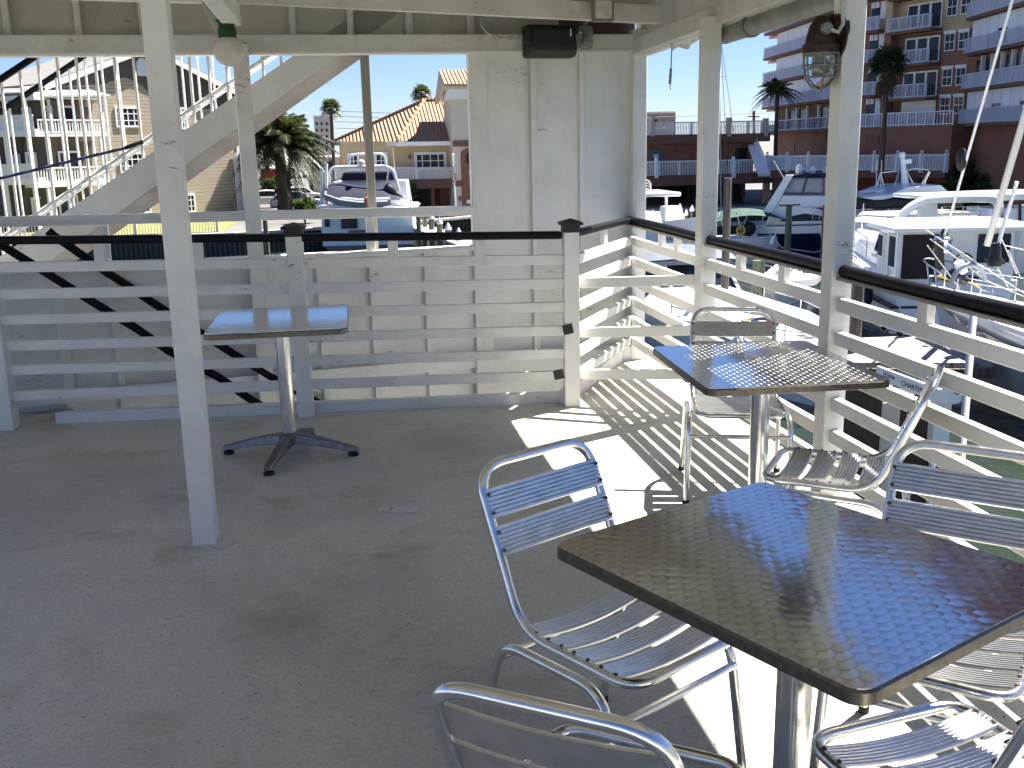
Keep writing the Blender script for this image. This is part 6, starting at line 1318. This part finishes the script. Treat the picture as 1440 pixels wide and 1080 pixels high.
mb = MB(); mb.tube([AT(1388, 345, 24), AT(1412, 262, 23.5), AT(1445, 150, 22.5)], .085, 10); mb.build('furled_sail', M['rope'], sy)
mb = MB()
for P in (((1300, 322), (1440, 412)), ((1304, 345), (1345, 400)), ((1345, 352), (1385, 388)), ((1412, 345), (1442, 352)), ((1418, 352), (1436, 392)), ((1400, 372), (1418, 404)), ((1308, 336), (1390, 396), (1442, 418)), ((1406, 330), (1430, 385))): mb.tube([AT(x, y, 23.5) for x, y in P], .014, 5)
mb.build('rigging', M['rope'], sy)
mb = MB(); mb.tube([AT(1348, 368, 24), AT(1352, 380, 24), AT(1344, 388, 24)], [.12, .17, .1], 10); mb.build('bagged_sail', M['gel'], sy)
mb = MB(); mb.tube([AT(1337, 385, 24), AT(1356, 396, 24)], .16, 10); mb.tube([AT(1320, 340, 24.6), AT(1322, 378, 24.6)], .12, 8); mb.build('dark_gear', M['blackm'], sy)
pipe('yellow_line', [AT(1318, 388, 24), AT(1330, 392, 24), AT(1343, 395, 24), AT(1360, 397, 24), AT(1378, 404, 24)], .025, M['ropey'], sy)
mb = MB(); mb.tube([AT(1362, 396, 23.2) + Vector((.45 * math.cos(t * PI / 10), 0, .42 * math.sin(t * PI / 10))) for t in range(11)], .06, 8); mb.build('hatch_hood', M['pvc'], sy)
# ------------------------------------------------------------------ docks, pilings, dock gear
dk = thing('finger_dock', 'sunlit plank dock between the near trawler and the grey sailing yacht', 'dock', (12, 24, -3.6))
mb = MB(); mb.extr([(10.4, 21.8, -3.62), (14.6, 20.6, -3.62), (15.6, 24.0, -3.62), (11.0, 24.4, -3.62)], (0, 0, .1)); mb.build('planking', M['planks'], dk, smooth=0); mb = MB(); mb.beam((10.4, 21.7, -3.75), (14.6, 20.5, -3.75), .1, .22); mb.build('fascia', M['pile'], dk)
d2 = thing('far_dock', 'low dark dock with white caps running in front of the far seawall', 'dock', (30, 63, -3.7)); mb = MB(); mb.box(17, 60, 62, 63.4, -3.75, -3.6); mb.build('planking', M['planks'], d2)
d3 = thing('centre_dock', 'narrow dock running out beside the white trawler yacht', 'dock', (6, 58, -3.8)); mb = MB(); mb.beam(AT(588, 318, 66) , AT(664, 345, 44), 1.3, .12); mb.build('planking', M['concl'], d3)
def piling(px, y0, y1, Y, w, mat, label, cap=None, lean=0.0):
    a = AT(px, y0, Y); r = thing('piling', label, 'piling', (a.x, Y, ZW), 'mooring pilings'); zb_ = min(ZW - .3, AT(px, y1, Y).z)
    mb = MB(); mb.tube([(a.x + lean, Y, zb_), (a.x, Y, a.z)], [w / 2 * 1.05, w / 2], 10); s_ = mb.build('shaft', M[mat], r)
    if cap: mb = MB(); mb.lathe([(w / 2 + .02, -.04), (w / 2 + .02, .03), (.02, .32)], (a.x, a.y, a.z), 12); mb.build('cone_cap', M[cap], r)
    return r
piling(1023.5, 250, 440, 27, .22, 'pile', 'tall brown piling rising above the black handrail just right of the second post')
piling(1067, 366, 430, 29, .38, 'pileg', 'stout green stained piling standing in the water right of the tall brown one')
r_ = piling(1110, 287, 352, 46, .30, 'pileg', 'mossy piling with a cross arm in front of the navy cruiser'); mb = MB(); a = AT(1110, 288, 46); mb.beam(a + Vector((-.55, -.1, 0)), a + Vector((.5, -.1, 0)), .06, .07); mb.build('cross_arm', M['blackm'], r_)
piling(1161, 288, 360, 44, .26, 'pile', 'dark piling half hidden behind the thick lamp post')
piling(1207, 388, 560, 22.6, .30, 'pile', 'dark piling standing at the corner of the sunlit plank dock')
for x, y0, y1, lb in ((1286, 293, 312, 'shortest capped piling seen through the left of the moulded arch'), (1295, 285, 311, 'dark piling second from the left inside the moulded arch'), (1325, 284, 310, 'dark piling in the middle of the moulded arch'), ): piling(x, y0, y1, 48, .22, 'pile', lb)
for x, y0, lb in ((918, 302, 'leftmost'), (930, 299, 'second from left'), (947, 302, 'third from left'), (956, 294, 'fourth from left, tallest'), (965, 302, 'fifth from left'), (973, 296, 'sixth from left'), (982, 294, 'rightmost')):
    piling(x, y0, 330, 58, .24, 'pile', lb + ' of the white-capped dock pilings between corner post and second post', 'trim')
for x, y0, y1, Y, lb in ((597, 303, 325, 63, 'farthest and highest'), (606.5, 307, 328, 59, 'second farthest'), (618, 314, 336, 55, 'third farthest'), (630, 322, 342, 51, 'fourth farthest'), (645, 330, 350, 47, 'nearest and lowest')):
    piling(x, y0, y1, Y, .32, 'pileg', lb + ' of the white-capped pilings left of the panel wall', 'trim')
for x, lb in ((588, 'green piling right beside the white trawler stern'), (372, 'green piling just right of the parapet post under the palm')): piling(x, 299, 356, 56, .26, 'pileg', lb)
# near dock: utility box with sign, pipe, pedestal, white pole
bxq = thing('dock_box', 'brown wooden utility box below the right railing, with peeling swirled paint', 'box', tuple(AT(1280, 640, 12.4)))
a, b = AT(1236, 556, 12.2), AT(1332, 556, 12.2); mb = MB(); mb.box(a.x, b.x, 12.2, 13.2, ZW - .3, a.z - .02); mb.build('box', M['brown'], bxq, bevel=.03); mb = MB(); mb.box(a.x + .05, a.x + .3, 12.16, 12.2, ZW, a.z - .1); mb.build('panel', M['creams'], bxq)
sg_ = thing('lettered_sign', 'narrow white board with dark lettering lying along the dock side below the right rail', 'sign', tuple(AT(1265, 530, 12)))
a, b = AT(1234, 523, 12.2), AT(1322, 557, 11.0); d = (b - a).normalized(); mb = MB(); mb.beam(a, b, .05, .17); mb.build('board', M['gel'], sg_, bevel=.006)
nrm = Vector((d.y, -d.x, 0)).normalized()
if nrm.y > 0: nrm = -nrm
text3('lettering', 'TEXAN', a.lerp(b, .22) + nrm * .027 - Vector((0, 0, .01)), d, (0, 0, 1), .055, M['signtext'], sg_); text3('lettering', 'CHARTERS', a.lerp(b, .62) + nrm * .027 - Vector((0, 0, .04)), d, (0, 0, 1), .07, M['signtext'], sg_)
gp = thing('ribbed_pipe', 'grey ribbed hose end lying above the lettered white board', 'pipe', tuple(AT(1290, 530, 12.6))); a, b = AT(1268, 521, 12.8), AT(1326, 546, 12.2); mb = MB(); mb.tube([a, a.lerp(b, .55)], .1, 14)
for k in range(6): mb.tube([a.lerp(b, .55 + k * .08), a.lerp(b, .6 + k * .08)], .085 + .012 * (k % 2), 14)
mb.build('pipe', M['pvc'], gp)
pd = thing('power_pedestal', 'white dock power pedestal with a blue spiral mark on its rounded head', 'pedestal', tuple(AT(1332, 620, 12))); a = AT(1333, 550, 12); w_ = AT(1355, 550, 12).x - a.x
mb = MB(); mb.extr([(a.x + w_ * cx, 12, a.z + w_ * .85 * cz) for cx, cz in ((-1, -.8), (-.8, -1), (.8, -1), (1, -.8), (1, .8), (.75, 1), (-.75, 1), (-1, .7))], (0, .3, 0)); mb.build('head', M['gel'], pd, bevel=.03); mb = MB(); mb.box(a.x - w_ * .55, a.x + w_ * .5, 12.05, 12.28, a.z - .75, a.z - w_ * .85 - .002); mb.box(a.x - w_ * .35, a.x - w_ * .1, 12.1, 12.2, ZW, a.z - .75); mb.build('body', M['gelb'], pd, bevel=.02)
c = AT(1347, 549, 11.99); mb = MB(); mb.tube([c + Vector(((.02 + .035 * t / 26) * math.cos(t * .5), 0, (.02 + .035 * t / 26) * math.sin(t * .5))) for t in range(27)], .009, 6); mb.build('spiral_mark', M['ropeb'], pd)
wpole = thing('white_pole', 'slim white PVC pole leaning beside the grey sailing yacht hull', 'pole', tuple(AT(1355, 600, 13))); mb = MB(); a, b = AT(1370, 430, 14.2), AT(1347, 700, 12.6); mb.tube([a, b, b + (b - a) * .5], .055, 12); mb.build('pole', M['pierw'], wpole); mb = MB(); mb.tube([a + Vector((0, 0, .0)), a + Vector((0, 0, .03))], .07, 12); mb.build('cap', M['pierw'], wpole)
ln_ = thing('mooring_line', 'dark mooring line sagging across the water below the right railing', 'rope', tuple(AT(1090, 420, 26))); mb = MB(); mb.tube([AT(x, y, 27) for x, y in ((1030, 395), (1060, 408), (1085, 425), (1105, 430), (1130, 420), (1160, 402))], .02, 5); mb.build('line', M['rubber'], ln_)
bd_ = thing('rope_bundle', 'bundle of coloured lines and red cloth lying on the white cruiser bow', 'ropes', tuple(AT(1080, 460, 21.8)))
zz = zd + .42; cB = G(1078, 452, zz)
for k, (mt, rr) in enumerate((('ropey', .5), ('ropeb', .38), ('rope', .6))): mb = MB(); mb.tube([cB + Vector((rr * math.cos(t * .7 + k), rr * .8 * math.sin(t * .7 + k), .02 * t / 6)) for t in range(14)], .025, 6); mb.build('line', M[mt], bd_)
mb = MB(); c = G(1086, 460, zz); mb.ball(c + Vector((0, 0, .1)), .17, 10, 8, (1, .8, .8)); mb.build('cloth', M['red'], bd_)

dm = thing('distant_mast', 'thin distant sailboat mast and stays between the second post and the terracotta building', 'mast', tuple(AT(1012, 300, 64)))
mb = MB(); mb.tube([AT(1014, 300, 64), AT(1011, 40, 64)], [.045, .03], 6); mb.tube([AT(997, 109, 64), AT(1024, 107, 64)], .02, 5); mb.build('mast', M['conc'], dm)
mb = MB()
for x0, y0, x1 in ((1003, 300, 1009), (1046, 290, 1012), (1026, 298, 1013)): mb.tube([AT(x0, y0, 64), AT(x1, 42, 64)], .016, 4)
mb.build('stays', M['wire'], dm)

def fender(P, lab, r=.13, h=.55, mat='gel'):
    o = thing('fender', lab, 'fender', tuple(P)); mb = MB(); mb.lathe([(.02, -h / 2 - .06), (r * .7, -h / 2), (r, -h / 2 + .1), (r, h / 2 - .1), (r * .7, h / 2), (.02, h / 2 + .06)], P, 12); mb.build('body', M[mat], o); pipe('line', [Vector(P) + Vector((0, 0, h / 2)), Vector(P) + Vector((.05, .05, h / 2 + .7))], .015, M['rope'], o)
qt = frame((18.1, 27.7), (19.9, 36.8))
fender(qt(4.6, 1.98, -3.1), 'white fender hanging on the side of the hardtop motor yacht'); fender(qt(1.6, 2.0, -3.3), 'navy fender hanging near the stern of the hardtop motor yacht', mat='canvas')
qn = frame((10.3, 35.2), (10.9, 20.6)); fender(qn(7, -2.3, -3.7), 'white fender on the right side of the cruiser with the slate canvas roof')
for P0, P1, lb in ((qt(.2, 1.7, -2.7), (14.9, 24.2, -3.4), 'pale mooring line from the hardtop motor yacht down to the plank dock'), (qn(12.8, 1.0, -3.0), (7.6, 22, -3.9), 'pale mooring line from the bow of the cruiser with the slate canvas roof')):
    P0, P1 = Vector(P0), Vector(P1); o = thing('mooring_line', lb, 'rope', tuple(P0)); mb = MB(); mb.tube([P0.lerp(P1, t / 8) - Vector((0, 0, .5 * math.sin(t / 8 * PI))) for t in range(9)], .022, 6); mb.build('line', M['rope'], o)

bb = thing('white_bow_boat', 'small white boat whose raked bow points at the thick lamp post from the left', 'boat', (14, 30, ZW))
Ps, Pb = (15.4, 33.0), (12.9, 28.9); q = frame(Ps, Pb); hull('hull', Ps, Pb, 1.9, -3.0, -2.65, M['gelb'], bb, f0=-.2, wlk=.7, over=.3, p=1.8); hull('rub_rail', Ps, Pb, 1.9, -3.0, -2.65, M['gel'], bb, f0=.9, f1=1.03, wlk=.97, out=.025, over=.02, p=1.8)
house('foredeck', q, 1.2, 3.6, .55, -3.0, -2.5, M['gel'], bb, rf=.6, bev=.06)
rails('pulpit', q, [(2.6, .7, -2.72), (3.8, .42, -2.66), (4.7, 0, -2.62), (3.8, -.42, -2.66), (2.6, -.7, -2.72)], .42, .018, M['chrome'], bb)
mb = MB(); c = q(4.1, .1, -2.5); mb.ball(c, .16, 12, 8, (1, 1, 1.1)); mb.tube([c + Vector((.3, 0, .25)) + Vector((.16 * math.cos(t * PI / 7), .05, .16 * math.sin(t * PI / 7))) for t in range(14)], .035, 6, closed=True); mb.build('anchor_gear', M['gel'], bb)
# ------------------------------------------------------------------ camera, sky, sun
cd_ = bpy.data.cameras.new('camera'); cam = bpy.data.objects.new('camera', cd_); COL.objects.link(cam)
cam.matrix_world = Matrix.Translation((0, 0, H)) @ Matrix((RM @ Vector((1, 0, 0)), RM @ Vector((0, -1, 0)), RM @ Vector((0, 0, -1)))).transposed().to_4x4()
cd_.sensor_width = 36; cd_.lens = 36 * F / 1440; cd_.clip_end = 3000; cd_.clip_start = .05; SC.camera = cam
SUN = Vector((.583, .28, 1.0)).normalized()
el = math.asin(SUN.z); az = math.atan2(SUN.x, SUN.y)
w = bpy.data.worlds.new('World'); SC.world = w; w.use_nodes = True; nt = w.node_tree; bg = nt.nodes['Background']
sky = nt.nodes.new('ShaderNodeTexSky'); sky.sky_type = 'NISHITA'; sky.sun_disc = False; sky.sun_elevation = el; sky.sun_rotation = az
sky.air_density = 1.0; sky.dust_density = .0; sky.ozone_density = 2.5; sky.altitude = 800
tn = nt.nodes.new('ShaderNodeMix'); tn.data_type = 'RGBA'; tn.blend_type = 'MULTIPLY'; tn.inputs[0].default_value = 1; tn.inputs[7].default_value = (.54, .60, .80, 1)
nt.links.new(sky.outputs[0], tn.inputs[6]); nt.links.new(tn.outputs[2], bg.inputs[0]); bg.inputs[1].default_value = .05
ld = bpy.data.lights.new('sun', 'SUN'); ld.energy = 5.0; ld.angle = math.radians(.53); ld.color = (1, .95, .87)
lo = bpy.data.objects.new('sun', ld); COL.objects.link(lo); lo.rotation_euler = (-SUN).to_track_quat('-Z', 'Y').to_euler()
SC.view_settings.view_transform = 'Standard'; SC.view_settings.look = 'None'; SC.view_settings.exposure = 1.95; SC.view_settings.gamma = 1
SC.cycles.max_bounces = 8; SC.cycles.diffuse_bounces = 4; SC.cycles.caustics_reflective = False; SC.cycles.caustics_refractive = False
SC.cycles.sample_clamp_indirect = 6
